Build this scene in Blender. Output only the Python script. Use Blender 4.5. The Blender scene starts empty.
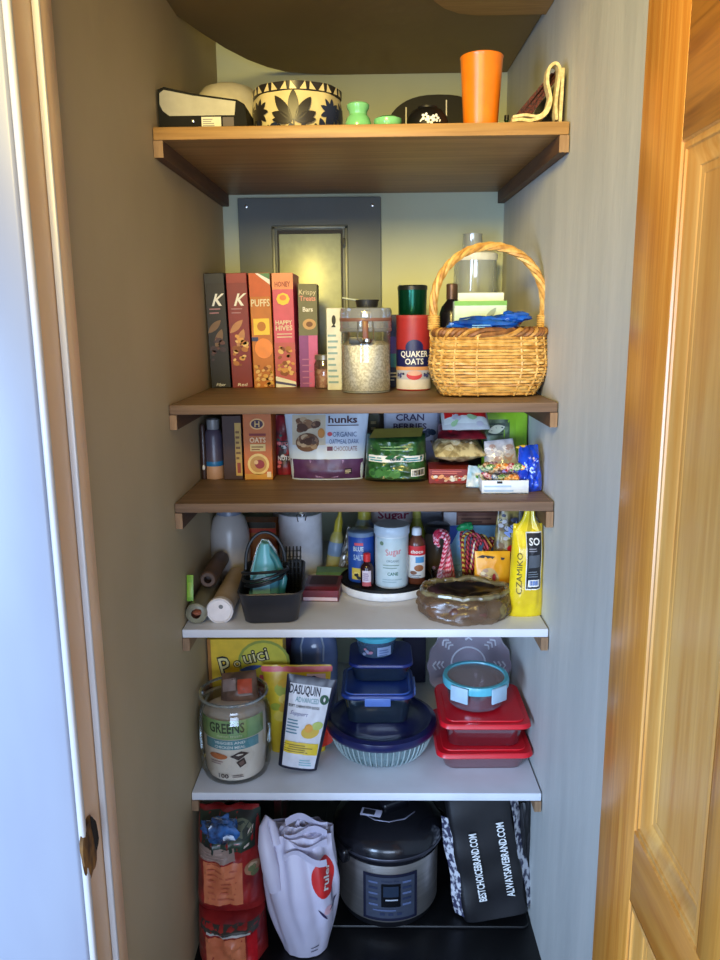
import bpy, bmesh, math, random
from math import sin, cos, pi, radians, sqrt
from mathutils import Vector, Matrix, noise, Euler
sc = bpy.context.scene
COL = sc.collection
RND = random.Random(7)

# ------------------------------------------------------------------ materials
def lin(c):
    return tuple(((x/255)/12.92 if x/255 <= .04045 else ((x/255+.055)/1.055)**2.4) for x in c)+(1,)
MATS = {}
def new_mat(key):
    m = bpy.data.materials.new(key); m.use_nodes = True
    nt = m.node_tree; nt.nodes.clear()
    out = nt.nodes.new('ShaderNodeOutputMaterial')
    return m, nt, out
def coords(nt, scale=(1, 1, 1), kind='Object'):
    tc = nt.nodes.new('ShaderNodeTexCoord'); mp = nt.nodes.new('ShaderNodeMapping')
    mp.inputs['Scale'].default_value = scale
    nt.links.new(tc.outputs[kind], mp.inputs['Vector']); return mp.outputs['Vector']
def M(c, rough=.55, metal=0., c2=None, scale=40., stretch=(1, 1, 1), bump=0., sharp=.0, spec=.5, coat=0.):
    """plain or mottled paint, plastic, paper, metal: noise between two tones"""
    key = (tuple(c), rough, metal, tuple(c2) if c2 else None, scale, stretch, bump, sharp, spec, coat)
    if key in MATS: return MATS[key]
    m, nt, out = new_mat('surface'); L = nt.links
    b = nt.nodes.new('ShaderNodeBsdfPrincipled'); L.new(b.outputs[0], out.inputs[0])
    b.inputs['Roughness'].default_value = rough; b.inputs['Metallic'].default_value = metal
    b.inputs['Specular IOR Level'].default_value = spec; b.inputs['Coat Weight'].default_value = coat
    n = nt.nodes.new('ShaderNodeTexNoise'); n.inputs['Scale'].default_value = scale; n.inputs['Detail'].default_value = 3
    L.new(coords(nt, stretch), n.inputs['Vector'])
    r = nt.nodes.new('ShaderNodeValToRGB')
    a = lin(c); 
    if c2 is None:
        d = tuple(x*.86 for x in a[:3])+(1,); lo, hi = .3, .7
    else:
        d = lin(c2); lo, hi = .35+sharp, .65-sharp
    r.color_ramp.elements[0].position = lo; r.color_ramp.elements[1].position = hi
    r.color_ramp.elements[0].color = d; r.color_ramp.elements[1].color = a
    L.new(n.outputs['Fac'], r.inputs[0]); L.new(r.outputs[0], b.inputs['Base Color'])
    if bump:
        bp = nt.nodes.new('ShaderNodeBump'); bp.inputs['Strength'].default_value = bump; bp.inputs['Distance'].default_value = .003
        L.new(n.outputs['Fac'], bp.inputs['Height']); L.new(bp.outputs[0], b.inputs['Normal'])
    MATS[key] = m; return m
def clear(tint=(235, 240, 242), gloss=.12, rough=.05, body=None, amount=.0, fres=.7):
    """thin clear glass or plastic wall: mostly see-through, fresnel sheen, a little body colour"""
    key = ('clear', tint, gloss, rough, body, amount, fres)
    if key in MATS: return MATS[key]
    m, nt, out = new_mat('clear'); L = nt.links
    t = nt.nodes.new('ShaderNodeBsdfTransparent'); t.inputs[0].default_value = lin(tint)
    g = nt.nodes.new('ShaderNodeBsdfGlossy'); g.inputs['Roughness'].default_value = rough; g.inputs[0].default_value = (.9, .93, .95, 1)
    lw = nt.nodes.new('ShaderNodeLayerWeight'); lw.inputs[0].default_value = .35
    mu = nt.nodes.new('ShaderNodeMath'); mu.operation = 'MULTIPLY_ADD'; mu.inputs[1].default_value = fres; mu.inputs[2].default_value = gloss*.5
    L.new(lw.outputs['Fresnel'], mu.inputs[0])
    mx = nt.nodes.new('ShaderNodeMixShader'); L.new(mu.outputs[0], mx.inputs[0])
    if body:
        df = nt.nodes.new('ShaderNodeBsdfPrincipled'); df.inputs['Base Color'].default_value = lin(body); df.inputs['Roughness'].default_value = .2
        m2 = nt.nodes.new('ShaderNodeMixShader'); m2.inputs[0].default_value = amount
        L.new(t.outputs[0], m2.inputs[1]); L.new(df.outputs[0], m2.inputs[2]); L.new(m2.outputs[0], mx.inputs[1])
    else: L.new(t.outputs[0], mx.inputs[1])
    L.new(g.outputs[0], mx.inputs[2]); L.new(mx.outputs[0], out.inputs[0])
    MATS[key] = m; return m
def wood(c1, c2, grain=(3, 60, 60), rough=.45, ring=4., coat=0., c3=None):
    key = ('wood', c1, c2, grain, rough, ring, coat)
    if key in MATS: return MATS[key]
    m, nt, out = new_mat('wood'); L = nt.links
    b = nt.nodes.new('ShaderNodeBsdfPrincipled'); L.new(b.outputs[0], out.inputs[0]); b.inputs['Roughness'].default_value = rough
    b.inputs['Coat Weight'].default_value = coat; b.inputs['Coat Roughness'].default_value = .25
    v = coords(nt, grain)
    n = nt.nodes.new('ShaderNodeTexNoise'); n.inputs['Scale'].default_value = 1.; n.inputs['Detail'].default_value = 5; n.inputs['Distortion'].default_value = .4
    L.new(v, n.inputs['Vector'])
    mm = nt.nodes.new('ShaderNodeMath'); mm.operation = 'MULTIPLY'; mm.inputs[1].default_value = ring; L.new(n.outputs['Fac'], mm.inputs[0])
    pp = nt.nodes.new('ShaderNodeMath'); pp.operation = 'PINGPONG'; pp.inputs[1].default_value = 1.; L.new(mm.outputs[0], pp.inputs[0])
    n2 = nt.nodes.new('ShaderNodeTexNoise'); n2.inputs['Scale'].default_value = 5.; n2.inputs['Detail'].default_value = 2; L.new(v, n2.inputs['Vector'])
    ad = nt.nodes.new('ShaderNodeMath'); ad.operation = 'MULTIPLY_ADD'; ad.inputs[1].default_value = .6; L.new(n2.outputs['Fac'], ad.inputs[0])
    ml = nt.nodes.new('ShaderNodeMath'); ml.operation = 'MULTIPLY'; ml.inputs[1].default_value = .55; L.new(pp.outputs[0], ml.inputs[0]); L.new(ml.outputs[0], ad.inputs[2])
    r = nt.nodes.new('ShaderNodeValToRGB'); r.color_ramp.elements[0].position = .15; r.color_ramp.elements[1].position = .8
    r.color_ramp.elements[0].color = lin(c1); r.color_ramp.elements[1].color = lin(c2)
    L.new(ad.outputs[0], r.inputs[0]); L.new(r.outputs[0], b.inputs['Base Color'])
    bp = nt.nodes.new('ShaderNodeBump'); bp.inputs['Strength'].default_value = .12; bp.inputs['Distance'].default_value = .001
    L.new(ad.outputs[0], bp.inputs['Height']); L.new(bp.outputs[0], b.inputs['Normal'])
    MATS[key] = m; return m
def paint_wall(c, c2, streak=False):
    m, nt, out = new_mat('wall_paint'); L = nt.links
    b = nt.nodes.new('ShaderNodeBsdfPrincipled'); L.new(b.outputs[0], out.inputs[0]); b.inputs['Roughness'].default_value = .62
    n = nt.nodes.new('ShaderNodeTexNoise'); n.inputs['Scale'].default_value = 1.; n.inputs['Detail'].default_value = 5
    L.new(coords(nt, (9, 9, 1.3) if streak else (3, 3, 2)), n.inputs['Vector'])
    r = nt.nodes.new('ShaderNodeValToRGB'); r.color_ramp.elements[0].position = .3; r.color_ramp.elements[1].position = .7
    r.color_ramp.elements[0].color = lin(c2); r.color_ramp.elements[1].color = lin(c)
    L.new(n.outputs['Fac'], r.inputs[0])
    L.new(r.outputs[0], b.inputs['Base Color'])
    n2 = nt.nodes.new('ShaderNodeTexNoise'); n2.inputs['Scale'].default_value = 1.; n2.inputs['Detail'].default_value = 4
    L.new(coords(nt, (34, 34, 10)), n2.inputs['Vector'])
    bp = nt.nodes.new('ShaderNodeBump'); bp.inputs['Strength'].default_value = .35 if streak else .2; bp.inputs['Distance'].default_value = .004
    L.new(n2.outputs['Fac'], bp.inputs['Height']); L.new(bp.outputs[0], b.inputs['Normal'])
    return m

# ------------------------------------------------------------------ mesh builder
GL = {}
def glyphs(s, bold):
    k = (s, bold)
    if k not in GL:
        cu = bpy.data.curves.new('t', 'FONT'); cu.body = s; cu.resolution_u = 2; cu.offset = .022 if bold is True else float(bold)
        ob = bpy.data.objects.new('t', cu); COL.objects.link(ob)
        dg = bpy.context.evaluated_depsgraph_get(); me = ob.evaluated_get(dg).to_mesh()
        vs = [(v.co.x, v.co.y) for v in me.vertices]; fs = [tuple(p.vertices) for p in me.polygons]
        ob.evaluated_get(dg).to_mesh_clear(); bpy.data.objects.remove(ob); bpy.data.curves.remove(cu)
        GL[k] = (vs, fs)
    return GL[k]
class MB:
    def __init__(s): s.v = []; s.f = []; s.mi = []; s.sm = []; s.mats = []
    def add(s, vs, fs, mat, smooth=False):
        if mat not in s.mats: s.mats.append(mat)
        i = s.mats.index(mat); o = len(s.v)
        s.v += [tuple(p) for p in vs]
        for f in fs: s.f.append(tuple(o+k for k in f)); s.mi.append(i); s.sm.append(smooth)
        return s
    def rbox(s, c, d, mat, b=.002, seg=2, rot=None):
        bm = bmesh.new(); bmesh.ops.create_cube(bm, size=1)
        for v in bm.verts: v.co = Vector((v.co.x*d[0], v.co.y*d[1], v.co.z*d[2]))
        if b > 0: bmesh.ops.bevel(bm, geom=list(bm.edges), offset=min(b, min(d)*.45), segments=seg, affect='EDGES', profile=.5)
        bm.verts.index_update()
        mt = Euler(rot).to_matrix() if rot else Matrix.Identity(3); c = Vector(c)
        s.add([mt @ v.co + c for v in bm.verts], [[v.index for v in f.verts] for f in bm.faces], mat, b > 0); bm.free(); return s
    def rrect(s, c, w, d, h, r, mat, seg=6, w1=None, d1=None, rim=0., n=5, floor=True, top=True):
        """rounded-rectangle solid or tapered pan wall from z=0 to h: profile list of (inset scale, z)"""
        w1 = w1 or w; d1 = d1 or d
        def ring(W, D, R, z):
            R = min(R, W/2-1e-4, D/2-1e-4); o = []
            for cx, cy, a0 in ((1, 1, 0), (-1, 1, 90), (-1, -1, 180), (1, -1, 270)):
                for k in range(seg+1):
                    a = radians(a0+90*k/seg); o.append((c[0]+cx*(W/2-R)+R*cos(a), c[1]+cy*(D/2-R)+R*sin(a), c[2]+z))
            return o
        e = min(.004, h*.3)
        P = [(w-2*e, d-2*e, 0), (w, d, e), (w1, d1, h-e), (w1-2*e*.6, d1-2*e*.6, h)]
        if rim: P = [(w-2*e, d-2*e, 0), (w, d, e), (w1, d1, h), (w1-2*rim, d1-2*rim, h), (w-2*rim, d-2*rim, rim)]
        vs = []; fs = []; N = 4*(seg+1)
        for W, D, z in P: vs += ring(W, D, r, z)
        for k in range(len(P)-1):
            for j in range(N): a = k*N+j; b2 = k*N+(j+1) % N; fs.append((a, b2, b2+N, a+N))
        fs.append(tuple(range(N))[::-1]); fs.append(tuple((len(P)-1)*N+j for j in range(N)))
        return s.add(vs, fs, mat, True)
    def lathe(s, prof, mat, n=36, c=(0, 0, 0), sx=1, sy=1, fn=None):
        vs = []; fs = []
        for r, z in prof:
            for k in range(n):
                a = 2*pi*k/n; rr = r*(fn(a, z) if fn else 1)
                vs.append((c[0]+sx*rr*cos(a), c[1]+sy*rr*sin(a), c[2]+z))
        for i in range(len(prof)-1):
            for k in range(n):
                a = i*n+k; b = i*n+(k+1) % n; fs.append((a, b, b+n, a+n))
        return s.add(vs, fs, mat, True)
    def tube(s, pts, r, mat, n=6, closed=False):
        P = [Vector(p) for p in pts]; m = len(P); R = r if isinstance(r, (list, tuple)) else [r]*m
        tg = []
        for i in range(m):
            a = P[(i-1) % m] if closed or i else P[i]; b = P[(i+1) % m] if closed or i < m-1 else P[i]
            t = (b-a); tg.append(t.normalized() if t.length > 1e-9 else Vector((0, 0, 1)))
        up = Vector((0, 0, 1)) if abs(tg[0].z) < .9 else Vector((1, 0, 0))
        nr = tg[0].cross(up).normalized(); vs = []; fs = []
        for i in range(m):
            nr = (nr-tg[i]*nr.dot(tg[i])).normalized(); bi = tg[i].cross(nr)
            for k in range(n):
                a = 2*pi*k/n; vs.append(P[i]+(nr*cos(a)+bi*sin(a))*R[i])
        for i in range(m if closed else m-1):
            for k in range(n):
                a = i*n+k; b = i*n+(k+1) % n; c = ((i+1) % m)*n+(k+1) % n; d = ((i+1) % m)*n+k; fs.append((a, b, c, d))
        if not closed: fs.append(tuple(range(n))[::-1]); fs.append(tuple((m-1)*n+k for k in range(n)))
        return s.add(vs, fs, mat, True)
    def surf(s, fn, nu, nv, mat, smooth=True, closed=False):
        vs = [fn(i/nu, j/nv) for j in range(nv+1) for i in range(nu+1)]; w = nu+1
        return s.add(vs, [(j*w+i, j*w+i+1, (j+1)*w+i+1, (j+1)*w+i) for j in range(nv) for i in range(nu)], mat, smooth)
    def prism(s, poly, a0, a1, mat, axis='y'):
        n = len(poly)
        def P(p, t): return (p[0], t, p[1]) if axis == 'y' else ((p[0], p[1], t) if axis == 'z' else (t, p[0], p[1]))
        vs = [P(p, a0) for p in poly]+[P(p, a1) for p in poly]
        fs = [tuple(range(n))[::-1], tuple(range(n, 2*n))]+[(i, (i+1) % n, n+(i+1) % n, n+i) for i in range(n)]
        return s.add(vs, fs, mat)
    def blob(s, c, r, mat, sd=0, amp=.15, n=12, freq=1.5):
        """lumpy ellipsoid"""
        vs = []; fs = []
        for j in range(n+1):
            t = pi*j/n
            for k in range(n*2):
                a = pi*k/n; d = Vector((sin(t)*cos(a), sin(t)*sin(a), cos(t)))
                q = 1+amp*noise.noise(d*freq+Vector((sd*3.7, sd*1.3, sd)))
                vs.append((c[0]+d.x*r[0]*q, c[1]+d.y*r[1]*q, c[2]+d.z*r[2]*q))
        m = 2*n
        for j in range(n):
            for k in range(m): a = j*m+k; b = j*m+(k+1) % m; fs.append((a, a+m, b+m, b))
        return s.add(vs, fs, mat, True)
    # printed matter laid on a surface S(u, v, lift)
    def rect(s, S, u0, v0, u1, v1, mat, o=1, nu=1, nv=1):
        return s.surf(lambda a, b: S(u0+(u1-u0)*a, v0+(v1-v0)*b, o*.0007), nu, nv, mat, nu+nv > 2)
    def ell(s, S, cu, cv, ru, rv, mat, o=1, rot=0, n=20, rings=1, k=1.):
        vs = [S(cu, cv, o*.0007)]; fs = []
        for q in range(1, rings+1):
            for i in range(n):
                a = 2*pi*i/n; x = ru*cos(a)*q/rings; y = rv*sin(a)*q/rings
                vs.append(S(cu+x*cos(rot)-y*sin(rot), cv+x*sin(rot)+y*cos(rot), o*.0007))
        for i in range(n):
            fs.append((0, 1+i, 1+(i+1) % n))
            for q in range(rings-1): a = 1+q*n; fs.append((a+i, a+n+i, a+n+(i+1) % n, a+(i+1) % n))
        return s.add(vs, fs, mat, rings > 1)
    def poly(s, S, pts, mat, o=1):
        return s.add([S(u, v, o*.0007) for u, v in pts], [tuple(range(len(pts)))], mat)
    def leaf(s, S, u, v, l, w, rot, mat, o=2):
        pts = []
        for i in range(13): t = i/12; pts.append((l*t, w*sin(pi*t)**.8))
        for i in range(11, 0, -1): t = i/12; pts.append((l*t, -w*sin(pi*t)**.8))
        c, q = cos(rot), sin(rot)
        vs = [S(u+x*c-y*q, v+x*q+y*c, o*.0007) for x, y in pts]; n = len(pts); fs = []
        for i in range(12): fs.append((i, i+1, (n-i-1) % n, (n-i) % n) if i not in (0, 11) else ((0, 1, n-1) if i == 0 else (11, 12, 13)))
        return s.add(vs, fs, mat, True)
    def text(s, S, tx, cu, cv, h, mat, o=2, rot=0, bold=False, w=None, seg=None, shear=0):
        vs, fs = glyphs(tx, bold)
        if not vs: return s
        x0 = min(p[0] for p in vs); x1 = max(p[0] for p in vs); k = h/.69; kx = (w/(x1-x0)) if w else k
        pts = [((x-(x0+x1)/2)*kx+y*k*shear, (y-.345)*k) for x, y in vs]
        if seg:
            bm = bmesh.new(); bv = [bm.verts.new((x, y, 0)) for x, y in pts]
            for f in fs:
                try: bm.faces.new([bv[i] for i in f])
                except ValueError: pass
            for _ in range(3):
                es = [e for e in bm.edges if e.calc_length() > seg]
                if not es: break
                bmesh.ops.subdivide_edges(bm, edges=es, cuts=1)
            bmesh.ops.triangulate(bm, faces=bm.faces)
            bm.verts.index_update(); pts = [(v.co.x, v.co.y) for v in bm.verts]; fs = [[v.index for v in f.verts] for f in bm.faces]; bm.free()
        c, q = cos(rot), sin(rot)
        return s.add([S(cu+x*c-y*q, cv+x*q+y*c, o*.0007) for x, y in pts], fs, mat)
    def bars(s, S, u0, v0, u1, v1, n, mat, o=2, sd=1, fill=.45):
        r = random.Random(sd); dv = (v1-v0)/n
        for i in range(n): s.rect(S, u0, v0+dv*i, u0+(u1-u0)*r.uniform(.6, 1), v0+dv*(i+fill), mat, o, 4, 1)
        return s
    def spots(s, S, u0, v0, u1, v1, n, mats, r0, r1, o=2, sd=1, asp=.7):
        r = random.Random(sd)
        for i in range(n):
            q = r.uniform(r0, r1); s.ell(S, r.uniform(u0+q, u1-q), r.uniform(v0+q*asp, v1-q*asp), q, q*asp, mats[i % len(mats)], o+.35*(i % 5), r.uniform(-.6, .6), 10)
        return s
    def build(s, name, parent=None, label=None):
        me = bpy.data.meshes.new(name); me.from_pydata(s.v, [], s.f)
        for m in s.mats: me.materials.append(m)
        me.polygons.foreach_set('material_index', s.mi); me.polygons.foreach_set('use_smooth', s.sm)
        me.update(); me.set_sharp_from_angle(angle=radians(42))
        ob = bpy.data.objects.new(name, me); COL.objects.link(ob)
        if parent: ob.parent = parent
        if label: ob['label'] = label
        return ob
def tag(o, label, cat, loc=(0, 0, 0), rot=(0, 0, 0), group=None, kind=None):
    o['label'] = label; o['category'] = cat; o.location = loc
    o.rotation_euler = rot if isinstance(rot, tuple) else (0, 0, rot)
    if group: o['group'] = group
    if kind: o['kind'] = kind
    return o
def thing(name, label, cat, loc=(0, 0, 0), rot=(0, 0, 0), group=None):
    o = bpy.data.objects.new(name, None); COL.objects.link(o); o.empty_display_size = .05
    return tag(o, label, cat, loc, rot, group)
def struct(name, mb, parent=None):
    o = mb.build(name, parent)
    if not parent: o['kind'] = 'structure'
    return o
# surfaces for print
def front(d): return lambda u, v, o: (u, -d/2-o, v)
def right(w): return lambda u, v, o: (w/2+o, u, v)
def ontop(h): return lambda u, v, o: (u, v, h+o)
def cyl(r, c=(0, 0)): return lambda u, v, o: (c[0]+(r+o)*sin(u/r), c[1]-(r+o)*cos(u/r), v)
def pouchS(w0, w1, h, d, kind='stand', q=2.2, wr=.003, sd=0, sgn=1):
    def T(t):
        t = min(max(t, 0), 1)
        if kind == 'stand': return d/2*(1-t)**.6*(.75+.25*min(1, t/.12))
        if kind == 'brick': return d/2*min(1, min(t, 1-t)/.12+.02)**.5
        if kind == 'sack': return d/2*min(1, (1-t)/.25)**.6*min(1, .6+t*3)
        return d/2*max(0, sin(pi*t))**.6
    def S(u, v, o):
        t = v/h; W = (w0+(w1-w0)*t)/2; k = max(-1, min(1, u/W)); e = (1-abs(k)**q)**.55 if abs(k) < 1 else 0
        y = T(t)*e+wr*e*(noise.noise(Vector((k*2.6+sd*5.1, t*4, sd)))+.5*noise.noise(Vector((k*7+sd, t*9, sd+3))))*min(1, 6*t+.1)
        return (u, -sgn*y-sgn*o, v)
    return S
def pouch(mb, w0, w1, h, d, mat, kind='stand', q=2.2, wr=.003, sd=0, nu=22, nv=22, backmat=None):
    F = pouchS(w0, w1, h, d, kind, q, wr, sd); B = pouchS(w0, w1, h, d, kind, q, wr, sd+9, -1)
    def at(S):
        def fn(a, b):
            v = h*b; W = (w0+(w1-w0)*b)/2; return S(W*sin(pi*(a-.5)), v, 0)
        return fn
    mb.surf(at(F), nu, nv, mat); f = at(B); mb.surf(lambda a, b: f(1-a, b), nu, nv, backmat or mat)
    g = at(F); mb.surf(lambda a, b: tuple(Vector(g(a, 0))*(1-b)+Vector(f(a, 0))*b), nu, 1, mat)
    return F

WHITE = M((235, 235, 232)); BLACK = M((22, 22, 24), .4); INK = M((30, 28, 32)); DKBROWN = M((52, 36, 26)); CREAM = M((226, 214, 184))
RED = M((190, 24, 34), .4); YELLOW = M((236, 198, 36), .4); NAVY = M((26, 34, 84), .35); TEAL = M((70, 160, 175), .4); ORANGE = M((226, 118, 26), .35)
GREEN = M((60, 130, 60), .45); STEEL = M((190, 190, 192), .25, 1.); GREY = M((128, 128, 130)); PINK = M((222, 120, 150)); BROWN = M((120, 76, 44)); GOLD = M((220, 170, 70), .45)
S1, S2, S3, S4, S5, FL = 2.0623, 1.4226, 1.1734, .8351, .3609, -.11

# ------------------------------------------------------------------ camera, light, world
cam = bpy.data.cameras.new('camera'); co = bpy.data.objects.new('camera', cam); COL.objects.link(co); sc.camera = co
yaw, pit, rol = -.0194, .2041, -.0094
f = Vector((sin(yaw)*cos(pit), cos(yaw)*cos(pit), -sin(pit))); r = Vector((cos(yaw), -sin(yaw), 0)); u = r.cross(f)
r, u = r*cos(rol)+u*sin(rol), u*cos(rol)-r*sin(rol)
co.matrix_world = Matrix(((r.x, u.x, -f.x, .0295), (r.y, u.y, -f.y, -1.9218), (r.z, u.z, -f.z, 1.6297), (0, 0, 0, 1)))
cam.sensor_fit = 'HORIZONTAL'; cam.sensor_width = 36; cam.lens = 785.48*36/720; cam.clip_start = .02
def area(name, loc, to, size, sizey, col, e):
    l = bpy.data.lights.new(name, 'AREA'); l.shape = 'RECTANGLE'; l.size = size; l.size_y = sizey; l.color = col; l.energy = e
    o = bpy.data.objects.new(name, l); COL.objects.link(o); o.location = loc
    o.rotation_euler = (Vector(to)-Vector(loc)).to_track_quat('-Z', 'Y').to_euler(); return o
wl0 = area('window_light', (-1.80, -3.0, 1.0), (.25, -.1, .55), 1.2, 1.5, (.46, .66, 1.), 30); wl0.data.spread = radians(75)
fill0 = area('front_fill_light', (.25, -3.5, .95), (.05, 0, .75), 1.7, 1.4, (.56, .72, 1.), 16); fill0.data.spread = radians(80)  # added fill from behind the camera, brightens the shelf interiors
cl0 = area('ceiling_lamp', (-.32, -2.0, 2.47), (.18, .3, 1.98), .5, .5, (1., .75, .23), 10.5); cl0.data.spread = radians(62)
w = bpy.data.worlds.new('room'); sc.world = w; w.use_nodes = True
bg = w.node_tree.nodes['Background']; bg.inputs[0].default_value = (.70, .80, 1., 1); bg.inputs[1].default_value = .19
sc.view_settings.view_transform = 'Standard'; sc.view_settings.look = 'None'; sc.view_settings.exposure = 0

# ------------------------------------------------------------------ setting
def quadbox(mb, poly, z0, z1, mat): return mb.prism(poly, z0, z1, mat, 'z')
wl = paint_wall((186, 168, 134), (174, 156, 122)); wr_ = paint_wall((200, 200, 194), (178, 180, 176), True); wb = paint_wall((204, 212, 186), (194, 202, 176))
struct('wall_left', quadbox(MB(), [(-.48, -.6), (-.476, .836), (-.60, .836), (-.60, -.6)], FL, 2.62, wl))
struct('wall_right', quadbox(MB(), [(.493, -.70), (.465, .836), (.60, .836), (.60, -.70)], FL, 2.62, wr_))
struct('wall_back', quadbox(MB(), [(-.60, .836), (.60, .836), (.60, .93), (-.60, .93)], FL, 2.62, wb))
flm = M((20, 19, 21), .38, c2=(12, 11, 13), scale=6)
struct('floor', quadbox(MB(), [(-2.2, -3.2), (2.2, -3.2), (2.2, .93), (-2.2, .93)], FL-.05, FL, flm))
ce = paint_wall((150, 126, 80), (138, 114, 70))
pts = [(-.478, -.7), (.49, -.7), (.463, .834), (-.06, .834), (-.12, .83), (-.19, .815), (-.25, .79), (-.30, .745), (-.35, .67), (-.40, .56), (-.44, .44), (-.478, .308)]
struct('ceiling', quadbox(MB(), pts, 2.40, 2.415, ce))
struct('ceiling_back', quadbox(MB(), [(-.6, -.75), (.6, -.75), (.6, .93), (-.6, .93)], 2.62, 2.66, ce))
pl = wood((170, 128, 70), (196, 152, 90), (3, 40, 40), .5)
pts = [(.478, -.4), (.474, .30), (.30, .30), (.25, .285), (.21, .25), (.18, .20), (.165, .1), (.16, -.4)]
struct('trim_1', quadbox(MB(), pts, 2.386, 2.3995, pl))
# left door frame: jamb, stop, casing
jw_lit = M((214, 214, 216), .3, c2=(196, 186, 176), scale=5, stretch=(1, 1, .3), bump=.15)  # white frame paint, lit copy for the bright edges
jw_shaded = M((240, 206, 170), .35, c2=(228, 190, 150), scale=6, stretch=(1, 1, .2))  # same white paint, beige shading and pine bounce put into the colour
mb = MB(); mb.rbox((-.54, -.655, 1.2), (.118, .136, 2.62), jw_shaded, .004)
jamb = struct('trim_2', mb)
struct('door_stop', MB().rbox((-.4765, -.605, 1.2), (.012, .05, 2.62), jw_shaded, .002), jamb)
struct('stop_edge_highlight', MB().rbox((-.4745, -.634, 1.2), (.012, .009, 2.62), jw_lit, .003), jamb)  # white strip paints the lit near edge of the stop
struct('jamb_edge_highlight', MB().rbox((-.4805, -.7215, 1.2), (.012, .014, 2.62), jw_lit, .005, 3), jamb)  # white strip paints the light caught on the jamb corner
S = lambda u_, v_, o: (-.4738+o*1.5, u_, v_)
mb = MB(); mb.blob((-.4785, -.706, .717), (.008, .030, .056), M((70, 46, 24), .8, c2=(150, 104, 44), scale=60, stretch=(1, 1, .3)), 3, .3)
mb.blob((-.4755, -.690, .732), (.008, .012, .034), M((30, 22, 16), .9), 5, .3)
struct('strike_mortise', mb, jamb)
struct('trim_3', MB().rbox((-.572, -.722, 1.2), (.17, .014, 2.62), M((158, 162, 174), .35, c2=(148, 150, 164), scale=5, stretch=(1, 1, .3), bump=.2), .006, 3))
struct('wall_front', quadbox(MB(), [(-2.0, -.718), (-.60, -.718), (-.60, -.60), (-2.0, -.60)], FL, 2.66, paint_wall((166, 170, 182), (156, 160, 172))))
# pine door, folded open on the right
pv = wood((204, 122, 36), (240, 168, 74), (42, 42, 1.6), .32, 4.5, .35); ph = wood((156, 86, 22), (222, 142, 50), (42, 2.2, 30), .35, 6., .3)
pb = wood((222, 144, 54), (250, 190, 104), (30, 30, 1.4), .3, 3., .5)
door = struct('door_1', MB().rbox((.445, -1.125, 1.0), (.02, .82, 2.2), pv, .002))
X0, X1 = .415, .44
def slab(name, y0, y1, z0, z1, mat): struct(name, MB().rbox(((X0+X1)/2, (y0+y1)/2, (z0+z1)/2), (X1-X0, abs(y1-y0), z1-z0), mat, .002), door)
slab('stile', -.705, -.868, -.1, 2.1, pv); slab('stile', -1.40, -1.545, -.1, 2.1, pv)
slab('mullion', -1.10, -1.17, .872, 1.842, pv); slab('mullion', -1.10, -1.17, .1, .755, pv)
slab('rail', -.868, -1.40, 1.842, 2.1, ph); pr_ = wood((210, 126, 38), (238, 164, 70), (40, 2.2, 26), .35, 3., .3)
slab('rail', -.868, -1.40, .755, .872, pr_); slab('rail', -.868, -1.40, -.1, .1, pr_)
for y0, y1 in ((-.868, -1.10), (-1.17, -1.40)):
    for z0, z1 in ((.1, .755), (.872, 1.842)):
        struct('door_panel', MB().rbox((.434, (y0+y1)/2, (z0+z1)/2), (.008, abs(y1-y0), z1-z0), pb, 0), door)
        mb = MB(); prof = [(0, .415), (.002, .418), (.006, .4165), (.011, .4165), (.013, .419), (.018, .4195), (.034, .4265), (.036, .4285), (.044, .4285), (.046, .4298)]
        ring = lambda k: [(prof[k][1], y0-prof[k][0], z0+prof[k][0]), (prof[k][1], y1+prof[k][0], z0+prof[k][0]), (prof[k][1], y1+prof[k][0], z1-prof[k][0]), (prof[k][1], y0-prof[k][0], z1-prof[k][0])]
        vs = sum([ring(k) for k in range(len(prof))], []); fs = [(k*4+i, k*4+(i+1) % 4, k*4+4+(i+1) % 4, k*4+4+i) for k in range(len(prof)-1) for i in range(4)]
        mb.add(vs, fs, pb); struct('panel_moulding', mb, door)

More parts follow.
